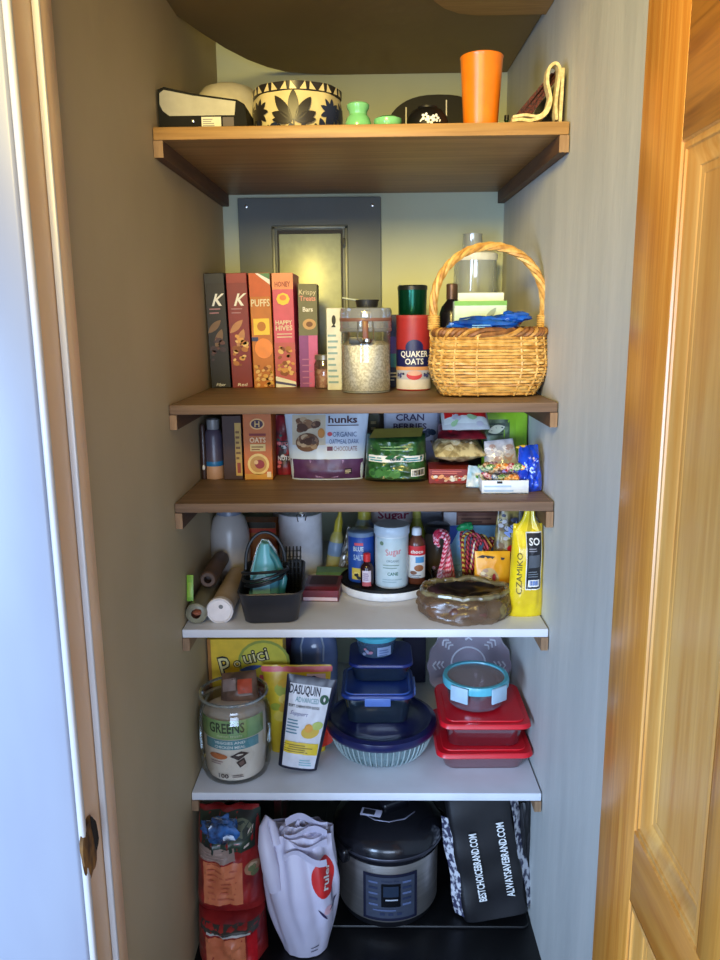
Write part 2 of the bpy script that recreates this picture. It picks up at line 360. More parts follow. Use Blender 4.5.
# ------------------------------------------------------------------ shelves
sw = wood((98, 76, 60), (128, 103, 84), (2.2, 45, 45), .5, 3.); cw = wood((70, 46, 32), (96, 66, 46), (40, 3, 40), .6, 3.); cend = wood((128, 98, 70), (154, 122, 90), (50, 50, 8), .6)
sw1 = wood((132, 98, 56), (168, 128, 78), (2.2, 45, 45), .45, 3.)
lam = M((226, 228, 234), .35, c2=(218, 219, 224), scale=8)
def shelf(z, th, board, cleat, label, ch=.03, cy0=.0, cs=.018):
    t = thing('wall_shelf', label, 'shelf', (0, 0, z))
    mb = MB(); e = .003
    P = [(-.477, .0), (.477, .0), (.4625, .834), (-.4735, .834)]
    bm = bmesh.new(); vv = [bm.verts.new((x, y, zz)) for zz in (-th, 0) for x, y in P]
    for q in ((3, 2, 1, 0), (4, 5, 6, 7), (0, 1, 5, 4), (1, 2, 6, 5), (2, 3, 7, 6), (3, 0, 4, 7)): bm.faces.new([vv[i] for i in q])
    bmesh.ops.bevel(bm, geom=list(bm.edges), offset=e, segments=2, affect='EDGES', profile=.5); bm.verts.index_update()
    mb.add([v.co for v in bm.verts], [[v.index for v in q.verts] for q in bm.faces], board, True); bm.free(); mb.build('board', t)
    for sx in (-1, 1):
        x0, x1 = (.477, .463) if sx > 0 else (.477, .474)
        mb = MB(); pp = [(sx*x0, cy0), (sx*(x0-cs), cy0), (sx*(x1-cs), .82), (sx*x1, .82)]
        mb.prism(pp, -th-ch, -th-.0004, cleat, 'z')
        xx = sorted((sx*x0, sx*(x0-cs))); mb.add([(xx[0], cy0-.0008, -th-ch), (xx[1], cy0-.0008, -th-ch), (xx[1], cy0-.0008, -th-.001), (xx[0], cy0-.0008, -th-.001)], [(0, 1, 2, 3)], cend)
        mb.build('cleat', t)
shelf(S1, .0287, sw1, cw, 'top wooden shelf with brown edge, above the eye, carrying the orange cup', .038, .0, .022)
shelf(S2, .0244, sw, cw, 'brown wooden shelf carrying the cereal boxes and the wicker basket', .037)
shelf(S3, .0244, sw, cw, 'brown wooden shelf carrying snack pouches and bags, third shelf from the top', .042)
shelf(S4, .0233, lam, cend, 'white laminate shelf carrying the turntable and the black bin', .036)
shelf(S5, .0233, lam, cend, 'lowest white laminate shelf carrying food storage containers and pet treats', .032)

# ------------------------------------------------------------------ top shelf
z = S1+.0004
t = thing('appliance_case', 'low black case with a grey front panel at the top shelf left end', 'kitchen case', (-.373, .12, z))
MB().prism([(-.101, 0), (.108, 0), (.102, .058), (.085, .068), (-.02, .083), (-.085, .098), (-.101, .092)], -.07, .07, M((12, 12, 13), .7, spec=.2)).build('case_body', t)
mb = MB(); S = front(.14)
mb.poly(S, [(-.097, .06), (-.09, .045), (-.075, .034), (.078, .034), (.082, .064), (-.02, .078), (-.085, .091), (-.096, .084)], M((150, 148, 142), .4), 2)
mb.rect(S, .0, .004, .046, .031, M((220, 214, 196)), 2); mb.bars(S, .003, .006, .032, .029, 5, GREY, 3); mb.rect(S, .05, .006, .076, .03, M((70, 60, 70)), 2)
mb.build('front_panel', t, 'grey panel with a small white label')
MB().rbox((-.02, -.0725, .022), (.008, .005, .008), STEEL, .002).build('latch', t)
mb = MB(); P = [(.0, .186), (.035, .185), (.066, .174), (.092, .145), (.108, .09), (.112, .03), (.113, 0)]
mb.lathe(P[::-1], M((214, 206, 184), .35), 40)
tag(mb.build('mixing_bowl'), 'upturned cream mixing bowl behind the black case on the top shelf', 'bowl', (-.362, .372, z))

mb = MB(); lf = M((40, 36, 38), .4); nv = M((38, 48, 82), .4); cr = M((222, 206, 158), .35); oct_ = lambda a, zz: 1+.018*cos(8*a)
t = thing('patterned_planter', 'cream ceramic planter painted with dark leaves on the top shelf', 'planter', (-.165, .255, z))
mb.lathe([(0, 0), (.092, 0), (.102, .012), (.112, .05), (.113, .085), (.108, .122), (.102, .122), (.100, .1), (.09, .02), (0, .015)], cr, 48, fn=oct_)
S = lambda u_, v_, o: ((.113+.001+o)*sin(u_/.113)*(1-.25*((v_-.07)/.07)**2*.35), -(.1145+o)*cos(u_/.113)*(1-.25*((v_-.07)/.07)**2*.35), v_)
for rot, l, wd in ((90, .075, .013), (125, .075, .012), (55, .07, .012), (155, .055, .011), (25, .055, .011), (172, .05, .008), (8, .05, .008)):
    mb.leaf(S, .0+(.0 if rot == 90 else cos(radians(rot))*.006), .040, l, wd, radians(rot), lf, 4)
mb.rect(S, -.0015, .004, .0015, .045, lf, 4, 1, 2)
for k in range(14): mb.leaf(S, -.07+.0105*k, .004, .034, .010, 1.57+.5*sin(k*2.1), (lf, nv)[k % 2], 3)
for cu in (-.10, .10, .15, -.15):
    for k in range(9): mb.leaf(S, cu, .068, .034, .0065, 2*pi*k/9, nv if cu > 0 else lf, 4)
    for k in range(4): mb.leaf(S, cu+.03*cos(k*2), .02, .034, .009, .6+k*.7, nv, 4)
mb.build('pot', t)
mb = MB(); mb.lathe([(.1085, .112), (.112, .114), (.113, .133), (.105, .135), (.103, .126)], lf, 48, fn=oct_)
S = lambda u_, v_, o: ((.1145+o)*sin(u_/.1145), -(.1145+o)*cos(u_/.1145), v_)
for k in range(-6, 7):
    c_ = k*.024; mb.add([S(c_-.008, .114, .0014), S(c_+.009, .114, .0014), S(c_+(.006 if k % 2 else -.006), .133, .0014)], [(0, 1, 2)], cr)
mb.build('rim', t, 'dark rim with cream triangles')
t = thing('trinket', 'tiny pink and white figurine beside the green vase', 'figurine', (-.048, .12, z))
MB().lathe([(0, 0), (.010, 0), (.009, .006), (.006, .012), (0, .013)], M((225, 190, 180))).build('base', t)
MB().blob((0, 0, .017), (.006, .006, .007), M((240, 225, 215)), 2, .2, 8).build('head', t)
jade = M((120, 196, 140), .25, coat=.4)
t = thing('bud_vase', 'small pale green glass vase with a waisted neck', 'vase', (-.006, .10, z))
MB().lathe([(0, 0), (.026, 0), (.031, .006), (.032, .02), (.028, .034), (.021, .042), (.022, .05), (.026, .056), (.027, .064), (.024, .067), (.021, .06), (.017, .044), (.02, .03), (0, .012)], jade, 32).build('vase_body', t)
mb = MB(); mb.lathe([(0, 0), (.022, 0), (.030, .010), (.034, .024), (.033, .030), (.02, .036), (.006, .038), (0, .040)], jade, 32)
tag(mb.build('dish'), 'flat pale green glass dish with a lid right of the vase', 'dish', (.065, .095, z))
t = thing('arched_board', 'black half-round board with thin white lines standing behind the black bowl', 'board', (.205, .345, z), (radians(-6), 0, 0))
pts = [(.150*math.copysign(abs(cos(a*pi/24))**.8, cos(a*pi/24)), .150*sin(a*pi/24)**.75) for a in range(25)]
MB().prism(pts, -.009, .009, M((10, 9, 9), .6, spec=.25)).build('panel', t)
mb = MB(); S = front(.018); wl_ = M((200, 196, 186))
mb.rect(S, -.142, .018, .142, .023, wl_, 2); mb.rect(S, -.088, .023, -.085, .118, wl_, 2); mb.rect(S, .020, .023, .023, .135, wl_, 2)
mb.build('white_lines', t)
t = thing('rice_bowl', 'small black bowl upside down with white blossoms painted on its side', 'bowl', (.160, .10, z))
MB().lathe([(.051, 0), (.051, .016), (.047, .034), (.036, .048), (.024, .053), (.024, .057), (.020, .057), (.018, .054), (0, .053)], M((13, 12, 13), .5, spec=.3), 36).build('bowl_body', t)
mb = MB(); S = lambda u_, v_, o: ((.0514-.16*max(0, v_-.010)+o)*sin(u_/.049), -(.0514-.16*max(0, v_-.010)+o)*cos(u_/.049), v_)
for cu, cv in ((-.008, .025), (.016, .023), (.004, .017)):
    for k in range(5): mb.ell(S, cu+.006*cos(k*1.257), cv+.006*sin(k*1.257), .004, .0032, WHITE, 2, k*1.257, 8)
for cu in (-.02, .024, .01, -.004): mb.leaf(S, cu, .014, .008, .002, 1, WHITE, 2)
mb.build('blossom', t)
t = thing('tumbler', 'tall orange plastic cup tapering to its foot on the top shelf', 'cup', (.287, .10, z))
MB().lathe([(0, 0), (.039, 0), (.040, .004), (.050, .160), (.0515, .164), (.050, .166), (.0485, .162), (.0385, .008), (0, .006)], M((232, 124, 22), .28, coat=.3), 40).build('cup_body', t)
t = thing('vial', 'small dark green bottle right of the orange cup', 'bottle', (.365, .2, z))
MB().lathe([(0, 0), (.011, 0), (.011, .035), (.005, .043), (.005, .05), (0, .05)], M((26, 60, 36), .2), 16).build('bottle_body', t)
MB().lathe([(.006, .048), (.006, .06), (0, .06)], BLACK, 12).build('cap', t)
# folded mats with cream edging
mb = MB(); wv = M((92, 40, 30), .9, c2=(38, 24, 22), scale=260, sharp=.1)
for k, (x0, x1, zt) in enumerate(((.342, .442, .116), (.350, .452, .122), (.358, .462, .126))):
    mb.add([(x0+.006*k, .05, .004), (x1, .05, zt), (x1, .34, zt), (x0+.006*k, .34, .004), (x0+.012+.006*k, .05, .002), (x1+.008, .05, zt-.004), (x1+.008, .34, zt-.004), (x0+.012+.006*k, .34, .002)],
           [(0, 1, 2, 3), (4, 5, 6, 7), (0, 1, 5, 4), (1, 2, 6, 5), (2, 3, 7, 6)], wv)
t = thing('placemats', 'folded dark red woven mats with looping cream edging at the top shelf right end', 'placemat', (0, 0, z))
mb.build('woven_cloth', t)
mb = MB(); ed = M((222, 204, 152), .8, c2=(188, 168, 116), scale=120)
def ribbon(pts, w_, y0, y1):
    P = []
    for i in range(len(pts)-1):
        for k in range(6):
            q = k/6; p0 = Vector(pts[max(0, i-1)]); p1 = Vector(pts[i]); p2 = Vector(pts[i+1]); p3 = Vector(pts[min(len(pts)-1, i+2)])
            P.append(.5*((2*p1)+(-p0+p2)*q+(2*p0-5*p1+4*p2-p3)*q*q+(-p0+3*p1-3*p2+p3)*q**3))
    P.append(Vector(pts[-1])); vs = []
    for i, p in enumerate(P):
        d = (P[min(i+1, len(P)-1)]-P[max(i-1, 0)]).normalized(); n_ = Vector((-d.y, d.x))*w_/2
        vs += [(p.x+n_.x, y0, p.y+n_.y), (p.x-n_.x, y0, p.y-n_.y), (p.x-n_.x, y1, p.y-n_.y), (p.x+n_.x, y1, p.y+n_.y)]
    fs = [(i*4+k, i*4+(k+1) % 4, i*4+4+(k+1) % 4, i*4+4+k) for i in range(len(P)-1) for k in range(4)]+[(0, 1, 2, 3)]
    mb.add(vs, fs, ed, False)
ribbon([(.350, .008), (.37, .010), (.395, .008), (.425, .020), (.437, .05), (.428, .09), (.431, .118), (.445, .128), (.455, .115), (.452, .08), (.449, .04), (.452, .008)], .007, .022, .05)
ribbon([(.352, .016), (.38, .020), (.41, .017), (.428, .032), (.436, .06)], .006, .024, .05)
ribbon([(.460, .004), (.4615, .06), (.462, .118)], .007, .022, .05)
mb.build('edging', t, 'cream edging')

# ------------------------------------------------------------------ second shelf
z = S2+.0004
pt = thing('breaker_panel', 'grey metal electrical panel on the back wall above the cereal boxes', 'electrical panel', (-.184, .8355, 1.425))
gm = M((124, 132, 132), .45, .1, c2=(112, 120, 120), scale=3)
MB().rbox((0, -.009, .2985), (.478, .018, .597), gm, .004).build('cover_plate', pt)
mb = MB()
for x, zz, sx, sz in ((-.122, .26, .012, .49), (.122, .26, .012, .49), (0, .5015, .256, .012)): mb.rbox((x, -.020, zz), (sx, .006, sz), M((120, 126, 118), .4, .3), .002)
mb.build('door_frame', pt)
MB().rbox((0, -.021, .235), (.208, .007, .49), M((196, 206, 172), .35, .1), .003).build('panel_door', pt, 'grey panel door with the lamp reflection painted in'); pdo = [c_ for c_ in pt.children if c_.name.startswith('panel_door')][0]  # pale yellow-green colour paints the lamp reflection on the door
mb = MB(); mb.rbox((0, -.0183, .24), (.22, .002, .505), INK, 0); mb.build('door_gap', pt)
MB().rbox((.115, -.024, .45), (.008, .007, .03), M((70, 72, 70), .4, .4), .002).build('latch', pdo)
for x in (-.21, .21): MB().lathe([(0, -.0005), (.006, 0), (.005, .003), (0, .004)], STEEL, 14).build('screw', pt)
for o_, x in zip([c for c in pt.children if c.name.startswith('screw')], (-.21, .21)): o_.location = (x, -.018, .57); o_.rotation_euler = (radians(90), 0, 0)

def carton(name, label, cat, x, yf, zb, w_, d, h, mat, deco=None, rot=0, group=None, rx=0):
    mb = MB(); mb.rbox((0, 0, h/2), (w_, d, h), mat, .0015, 1)
    if deco: deco(mb, front(d), w_, h, d)
    return tag(mb.build(name), label, cat, (x, yf+d/2, zb), rot if isinstance(rot, tuple) else (rx, 0, rot), group)
G = 'cereal boxes in a row'
flake = [M((176, 112, 54)), M((214, 156, 84)), M((140, 78, 36)), M((226, 186, 120))]
def d1(dark, tone):
    def fn(mb, S, w_, h, d):
        mb.text(S, 'K', .004, .262, .034, WHITE, 2, 0, True, .030, shear=.35); mb.bars(S, -.02, .222, .02, .245, 2, M((170, 120, 130)), 2, 3, .3)
        mb.leaf(S, -.028, .165, .055, .010, .75, M(tone), 2); mb.leaf(S, -.008, .12, .06, .011, 1.2, M(tone), 3)
        mb.spots(S, -.029, .062, .029, .16, 12 if dark else 22, [M((70, 50, 60)), M((96, 60, 56)), M((58, 40, 50))] if dark else flake, .004, .011, 3, 4)
        mb.rect(S, -.029, .31, .029, .338, M((38, 40, 46) if dark else (150, 60, 60)), 2); mb.text(S, 'Fiber' if dark else 'Red', .0, .01, .009, WHITE, 2, 0, False, .028, shear=.2)
    return fn
carton('cereal_box', 'black cereal box with a white script letter, leftmost in the row', 'cereal box', -.4375, .476, z, .060, .19, .340, M((22, 20, 26), .5), d1(True, (120, 92, 70)), (0, radians(-1.4), 0), G)
carton('cereal_box', 'dark red cereal box with a white script letter, beside the black one', 'cereal box', -.3715, .472, z, .062, .19, .339, M((126, 34, 42), .5), d1(False, (186, 130, 90)), (0, radians(-1.2), 0), G)
def d3(mb, S, w_, h, d):
    mb.rect(S, -w_/2, .27, w_/2, h, M((196, 92, 50)), 1); mb.poly(S, [(-.012, h-.001), (.031, h-.001), (.031, h-.035)], WHITE, 2); mb.poly(S, [(-.003, h-.001), (.031, h-.001), (.031, h-.02)], M((80, 130, 90)), 3)
    mb.text(S, 'PUFFS', 0, .252, .020, CREAM, 2, 0, True, .056); mb.rect(S, -.024, .158, .024, .206, YELLOW, 2); mb.ell(S, 0, .183, .013, .014, M((190, 120, 40)), 3)
    mb.ell(S, .004, .118, .027, .030, M((238, 140, 24), .35), 3); mb.rect(S, -.031, .140, -.012, .152, NAVY, 2); mb.spots(S, -.031, .002, .031, .07, 40, flake+[GOLD], .004, .008, 3, 5)
carton('cereal_box', 'orange cereal box with a yellow square and an orange ball of puffs', 'cereal box', -.304, .466, z, .0625, .19, .338, M((190, 112, 36), .5), d3, (0, radians(-.9), 0), G)
def d4(mb, S, w_, h, d):
    mb.rect(S, -w_/2, .29, w_/2, h, M((232, 150, 110)), 1); mb.text(S, 'HONEY', 0, .305, .014, M((150, 60, 50)), 2, 0, True, .046)
    mb.ell(S, 0, .262, .020, .018, YELLOW, 2, n=8); mb.ell(S, 0, .266, .010, .008, ORANGE, 3); mb.text(S, 'HAPPY', 0, .194, .012, CREAM, 2, 0, True, .05); mb.text(S, 'HIVES', 0, .178, .014, CREAM, 2, 0, True, .05)
    mb.bars(S, -.022, .15, .024, .168, 2, CREAM, 2, 2, .3); mb.rect(S, -w_/2, .025, w_/2, .135, M((190, 92, 96)), 1); mb.spots(S, -.0305, .03, .0305, .125, 34, flake, .005, .010, 3, 8)
    mb.poly(S, [(-.0305, .002), (.0305, .002), (.0305, .018), (-.0305, .036)], WHITE, 3); mb.poly(S, [(-.0305, .014), (.0305, .004), (.0305, .01), (-.0305, .022)], M((70, 70, 130)), 4)
carton('cereal_box', 'pink and peach cereal box with a yellow flower badge', 'cereal box', -.237, .460, z, .062, .19, .337, M((206, 84, 112), .5), d4, (0, radians(-.6), 0), G)
def d5(mb, S, w_, h, d):
    mb.rect(S, -w_/2, .155, w_/2, h, M((112, 112, 84)), 1); mb.rect(S, -w_/2, .0, 0, .155, M((140, 70, 150)), 1); mb.text(S, 'Krispy', 0, .282, .014, CREAM, 2, 0, False, .05)
    mb.text(S, 'Treats', 0, .264, .014, M((226, 150, 140)), 2, 0, True, .048); mb.text(S, 'Bars', 0, .232, .013, WHITE, 2, 0, True, .03); mb.ell(S, .004, .188, .020, .016, M((200, 160, 110)), 2); mb.ell(S, .004, .188, .010, .008, M((120, 80, 50)), 3)
    mb.bars(S, -.02, .01, .02, .1, 5, M((180, 110, 170)), 2, 4, .2); Rr = right(w_)
    mb.rect(Rr, -d/2, 0, d/2, h, M((60, 50, 56)), 1)
carton('cereal_box', 'shorter olive and pink cereal box, rightmost in the row', 'cereal box', -.1715, .478, z, .056, .17, .306, M((206, 92, 156), .45), d5, radians(2), G)
# small jar
t = thing('spice_jar', 'small glass jar with a grey lid in front of the pink cereal box end', 'jar', (-.122, .443, z))
MB().lathe([(0, 0), (.026, 0), (.028, .004), (.028, .072), (.024, .082), (.024, .086)], clear((225, 222, 220), .15, body=(190, 150, 150), amount=.12), 28).build('glass_body', t)
MB().lathe([(0, .003), (.024, .003), (.025, .05), (.02, .056), (0, .058)], M((196, 140, 136), .7, c2=(226, 196, 190), scale=90, sharp=.08), 24).build('contents', t)
MB().lathe([(.0265, .084), (.0265, .098), (.022, .1), (0, .1)], M((150, 150, 148), .35, .6), 28).build('lid', t)
def dwb(mb, S, w_, h, d):
    mb.rect(S, .014, 0, w_/2, h, M((196, 206, 216)), 1); mb.rect(S, .016, .10, w_/2, h-.01, M((150, 190, 170)), 2); mb.ell(S, -.006, .2, .006, .014, INK, 2); mb.poly(S, [(-.014, .18), (.0, .18), (-.006, .19)], INK, 3)
    mb.bars(S, -.024, .02, .008, .17, 9, M((140, 176, 190)), 2, 6, .35); mb.spots(S, .014, .01, w_/2, .06, 6, [M((120, 80, 90)), INK], .004, .007, 3)
carton('mix_box', 'tall white box with teal print left of the flip-top canister', 'box', -.0775, .372, z, .055, .09, .234, M((226, 230, 226)), dwb, radians(-3))
# clamp-lid canister
t = thing('storage_canister', 'clear plastic canister with a clamp lid holding pale oats', 'canister', (.006, .318, z))
MB().lathe([(.066, .002), (.0695, .006), (.0695, .172), (.068, .178)], clear((252, 253, 254), .05), 48).build('clear_body', t)
MB().lathe([(0, .0), (.064, .0), (.0685, .002), (.0685, .006), (0, .006)], M((150, 156, 160), .2), 48).build('base', t)
mb = MB(); mb.lathe([(.0705, .170), (.0725, .174), (.0725, .222), (.069, .2315), (.05, .233), (0, .233)], clear((235, 240, 248), .12, body=(190, 196, 210), amount=.35), 48)
mb.lathe([(.071, .168), (.073, .17), (.073, .176), (.071, .178)], M((120, 124, 130), .3), 48); mb.build('lid', t)
MB().lathe([(.0726, .196), (.0732, .197), (.0732, .204), (.0726, .205)], M((130, 92, 84), .4), 48).build('seal_band', t, 'brown seal showing through the lid')
mb = MB(); mb.rbox((0, -.078, .172), (.016, .008, .052), M((124, 72, 44), .4), .003); mb.tube([(-.02, -.074, .196), (-.022, -.076, .15), (-.012, -.078, .138), (.012, -.078, .138), (.022, -.076, .15), (.02, -.074, .196)], .002, STEEL)
mb.rbox((0, -.075, .214), (.02, .008, .02), M((210, 214, 220), .2, .6), .003); mb.lathe([(0, -.004), (.013, -.004), (.013, .004), (0, .004)], STEEL, 20, (.004, -.08, .146)); mb.build('clamp', t)
MB().rbox((-.02, -.0715, .146), (.05, .004, .02), M((44, 48, 44), .4), .002).build('clip_plate', t)
mb = MB(); mb.lathe([(0, .0065), (.0675, .0065), (.0678, .07), (.0675, .132), (.05, .142), (.03, .139), (0, .146)], M((238, 234, 218), .8, c2=(200, 194, 174), scale=170, sharp=.06), 48)
tag(mb.build('rolled_oats'), 'pale rolled oats filling the flip-top canister', 'oats', (.006, .318, z), 0, None, 'stuff')
t = thing('measuring_scoop', 'black scoop with a pale handle lying on the canister lid', 'scoop', (-.012, .318, z+.2345))
MB().lathe([(0, 0), (.022, 0), (.026, .02), (.024, .02), (.02, .003), (0, .003)], M((30, 30, 32), .4), 24, (.022, 0, 0), 1.3).build('cup', t)
MB().rbox((-.022, 0, .022), (.05, .018, .005), M((176, 186, 170), .4), .002, 2, (0, radians(9), 0)).build('handle', t)
def dnb(mb, S, w_, h, d): mb.rect(S, -w_/2, .10, w_/2, .15, M((90, 60, 150)), 1); mb.rect(S, -w_/2, .06, w_/2, .10, M((60, 140, 150)), 1); mb.bars(S, -.02, .02, .02, .05, 3, CREAM, 2)
carton('tea_box', 'dark blue box with purple and teal bands between the canister and the oat tube', 'box', .083, .45, z, .05, .08, .214, M((32, 40, 84)), dnb)
# oat tube
t = thing('oats_tube', 'round cardboard oats tube in red and blue with large white words', 'oats tube', (.143, .377, z)); R0 = .0495
mb = MB(); mb.lathe([(0, 0), (.048, 0), (R0, .002), (R0, .205), (.047, .207), (0, .207)], M((168, 46, 48), .45), 48); S = cyl(R0); A = R0*1.4
mb.rect(S, -A, .004, A, .032, M((226, 224, 232)), 1, 24, 1); mb.rect(S, -A, .032, A, .060, M((190, 196, 222)), 1, 24, 1); mb.rect(S, -A, .058, A, .068, M((222, 160, 110)), 2, 24, 1); mb.rect(S, -A, .068, A, .116, M((30, 34, 92), .4), 2, 24, 1)
mb.ell(S, 0, .122, .026, .022, M((30, 34, 92), .4), 1.5, 0, 24, 4)
mb.text(S, 'QUAKER', 0, .104, .016, WHITE, 4, 0, True, .080, .006); mb.text(S, 'OATS', 0, .083, .016, WHITE, 4, 0, True, .052, .006)
mb.ell(S, 0, .044, .022, .013, M((206, 60, 80)), 3, 0, 20, 3); mb.ell(S, 0, .050, .020, .007, M((226, 180, 170)), 4, 0, 20, 3); mb.spots(S, -.055, .036, -.026, .052, 8, [NAVY, M((70, 80, 150))], .003, .006, 3); mb.spots(S, .026, .036, .055, .052, 8, [NAVY, M((70, 80, 150))], .003, .006, 3)
mb.build('tube_body', t)
MB().lathe([(.0505, .203), (.0505, .211), (.048, .212), (0, .211)], M((176, 60, 58), .4), 40).build('lid', t)
t = thing('steel_tumbler', 'glossy dark green metal tumbler standing behind the oats tube', 'tumbler', (.146, .52, z))
MB().lathe([(0, 0), (.034, 0), (.036, .004), (.044, .285), (.0445, .290)], M((14, 84, 66), .22, .7), 40).build('body', t)
MB().lathe([(.0452, .286), (.0452, .297), (.042, .3), (0, .3)], M((26, 32, 34), .3), 40).build('lid', t)
# basket
t = thing('wicker_basket', 'golden wicker basket with a tall twisted arch handle', 'basket', (.332, .208, z))
W1 = M((206, 158, 84), .5, c2=(168, 116, 50), scale=60); W2 = M((226, 186, 112), .45, c2=(196, 150, 76), scale=60); W3 = M((150, 98, 52), .55, c2=(110, 68, 34), scale=60)
def per(a, q): # plan outline of the bulging basket
    ww = .120+.032*sin(min(1., q/.5)*pi/2) if q < .5 else .152-.010*(q-.5)/.5
    dd = .078+.022*sin(min(1., q/.5)*pi/2) if q < .5 else .100-.006*(q-.5)/.5
    c_, s_ = cos(a), sin(a); return ww*math.copysign(abs(c_)**.55, c_), dd*math.copysign(abs(s_)**.55, s_)
NS = 34; H = .160; mb = MB()
mb.surf(lambda a, b: (*[p*.97 for p in per(2*pi*a, b)], .004+H*b), 60, 10, M((96, 62, 30)))
mb.surf(lambda a, b: (*[p*b*.97 for p in per(2*pi*a, 0)], .004), 60, 2, M((96, 62, 30)))
NR = 20
for j in range(NR):
    q = (j+.5)/NR; P = []; n = NS*4
    for i in range(n):
        a = 2*pi*i/n; x, y = per(a, q); k = 1+.018*cos(NS/2*a+pi*(j % 2))
        P.append((x*k, y*(1+.028*cos(NS/2*a+pi*(j % 2))), .004+H*q+.0012*noise.noise(Vector((x*30, y*30, j)))))
    mb.tube(P, .0042, W2 if j % 3 else W1, 5, True)
for i in range(NS//2):
    a = 2*pi*(i+.5)/(NS/2); mb.tube([(*[p*1.012 for p in per(a, q/8)], .004+H*q/8) for q in range(9)], .0035, W2, 5)
mb.build('woven_body', t)
mb = MB()
for k in range(3):
    P = []
    for i in range(150):
        a = 2*pi*i/150; x, y = per(a, 1); ph_ = 15*a+2*pi*k/3; nx, ny = x/.14, y/.1; P.append((x+.007*cos(ph_)*nx, y+.007*cos(ph_)*ny, H+.006+.007*sin(ph_)))
    mb.tube(P, .0062, (W3, W1, W3)[k], 6, True)
mb.build('braided_rim', t, 'darker brown braided rim')
mb = MB()
def arch(s_):
    if s_ < .22: return Vector((-.142-.004*s_/.22, 0, .10+.125*s_/.22))
    if s_ > .78: return Vector((.142+.004*(1-s_)/.22, 0, .10+.125*(1-s_)/.22))
    a = pi*(1-(s_-.22)/.56); return Vector((.146*cos(a), 0, .225+.160*sin(a)**.9))
for k in range(4):
    P = []
    for i in range(101):
        s_ = i/100; c_ = arch(s_); d = (arch(min(1, s_+.01))-arch(max(0, s_-.01))).normalized(); n_ = Vector((-d.z, 0, d.x)); ph_ = 2*pi*(s_*7+k/4)
        P.append(c_+n_*.0058*cos(ph_)+Vector((0, 1, 0))*.0058*sin(ph_))
    mb.tube(P, .0062, (W1, W2, W1, W2)[k], 6)
mb.build('handle', t)
for sx in (-1, 1):
    mb = MB()
    for k in range(6): mb.tube([(sx*.144+.0135*cos(a*pi/8), .0135*sin(a*pi/8), .176+.006*k) for a in range(16)], .0036, W2, 5, True)
    mb.build('binding', t)
# basket contents
def dcard(mb, S, w_, h, d):
    mb.rect(S, -w_/2, h-.012, w_/2, h, M((120, 180, 90)), 1); mb.leaf(S, .01, .085, .05, .008, .9, M((150, 170, 160)), 2); mb.text(S, 'soft', .012, .095, .02, M((110, 160, 120)), 2, 0, False, .04, shear=.4); mb.ell(S, .05, .09, .008, .008, NAVY, 2); mb.text(S, '50', .05, .09, .008, WHITE, 3)
carton('tissue_box', 'pale green and white carton standing in the wicker basket', 'box', .315, .235, z+.105, .140, .045, .142, M((206, 230, 216)), dcard)
carton('soap_box', 'thin plain white box behind the green carton in the basket', 'box', .322, .284, z+.12, .125, .022, .150, M((222, 232, 226)))
mb = MB(); BL = M((28, 96, 200), .22, c2=(20, 66, 160), scale=30, coat=.5)
mb.blob((0, 0, 0), (.092, .034, .020), BL, 4, .5, 16, 2.4); mb.blob((.080, .0, .020), (.045, .02, .014), BL, 6, .5, 12, 2.5)
S = lambda u_, v_, o: (u_, -.03-o*4, v_); mb.bars(lambda u_, v_, o: (u_, -.0375-o, v_), -.03, -.006, .02, .004, 2, M((120, 180, 230)), 1)
tag(mb.build('plastic_bag'), 'crumpled shiny blue plastic bag lying in the basket front', 'bag', (.310, .168, z+.184))
mb = MB(); mb.blob((0, 0, 0), (.016, .014, .017), M((214, 120, 90), .4), 3, .12, 10)
tag(mb.build('orange_wrapper'), 'small orange wad peeking from the basket right of the green carton', 'wrapper', (.412, .235, z+.197))
t = thing('extract_bottle', 'black bottle with a brown cap behind the basket handle', 'bottle', (.258, .445, z))
MB().lathe([(0, 0), (.034, 0), (.036, .004), (.036, .215), (.03, .235), (.016, .252), (.014, .26)], M((24, 22, 26), .25), 32).build('bottle_body', t)
MB().lathe([(.0165, .256), (.0165, .298), (.013, .301), (0, .301)], M((110, 84, 68), .35, .5), 24).build('cap', t)
t = thing('food_processor', 'clear food processor jar with a white lid and feed tube at the back right corner', 'food processor', (.356, .70, z))
MB().rbox((0, 0, .12), (.18, .17, .24), M((214, 218, 216), .35), .02, 3).build('motor_base', t)
MB().lathe([(.07, .262), (.072, .268), (.067, .38), (.068, .385)], clear((248, 252, 250), .2, body=(226, 238, 242), amount=.35), 40).build('jar', t)
MB().lathe([(0, .241), (.06, .241), (.078, .246), (.078, .262), (.07, .266), (0, .266)], clear((200, 205, 215), .3, body=(176, 186, 196), amount=.5), 40).build('jar_base', t)
MB().lathe([(.069, .380), (.071, .384), (.071, .402), (.06, .408), (.034, .410)], M((224, 228, 228), .35), 40).build('lid', t)
MB().lathe([(.033, .405), (.031, .460), (.032, .464), (.029, .464), (.028, .41)], clear((220, 230, 232), .3, body=(214, 222, 226), amount=.45), 32, (-.010, 0, 0)).build('feed_tube', t)
MB().lathe([(0, .266), (.016, .266), (.013, .38), (0, .385)], M((214, 220, 224), .3), 20, (-.005, 0, 0)).build('spindle', t)

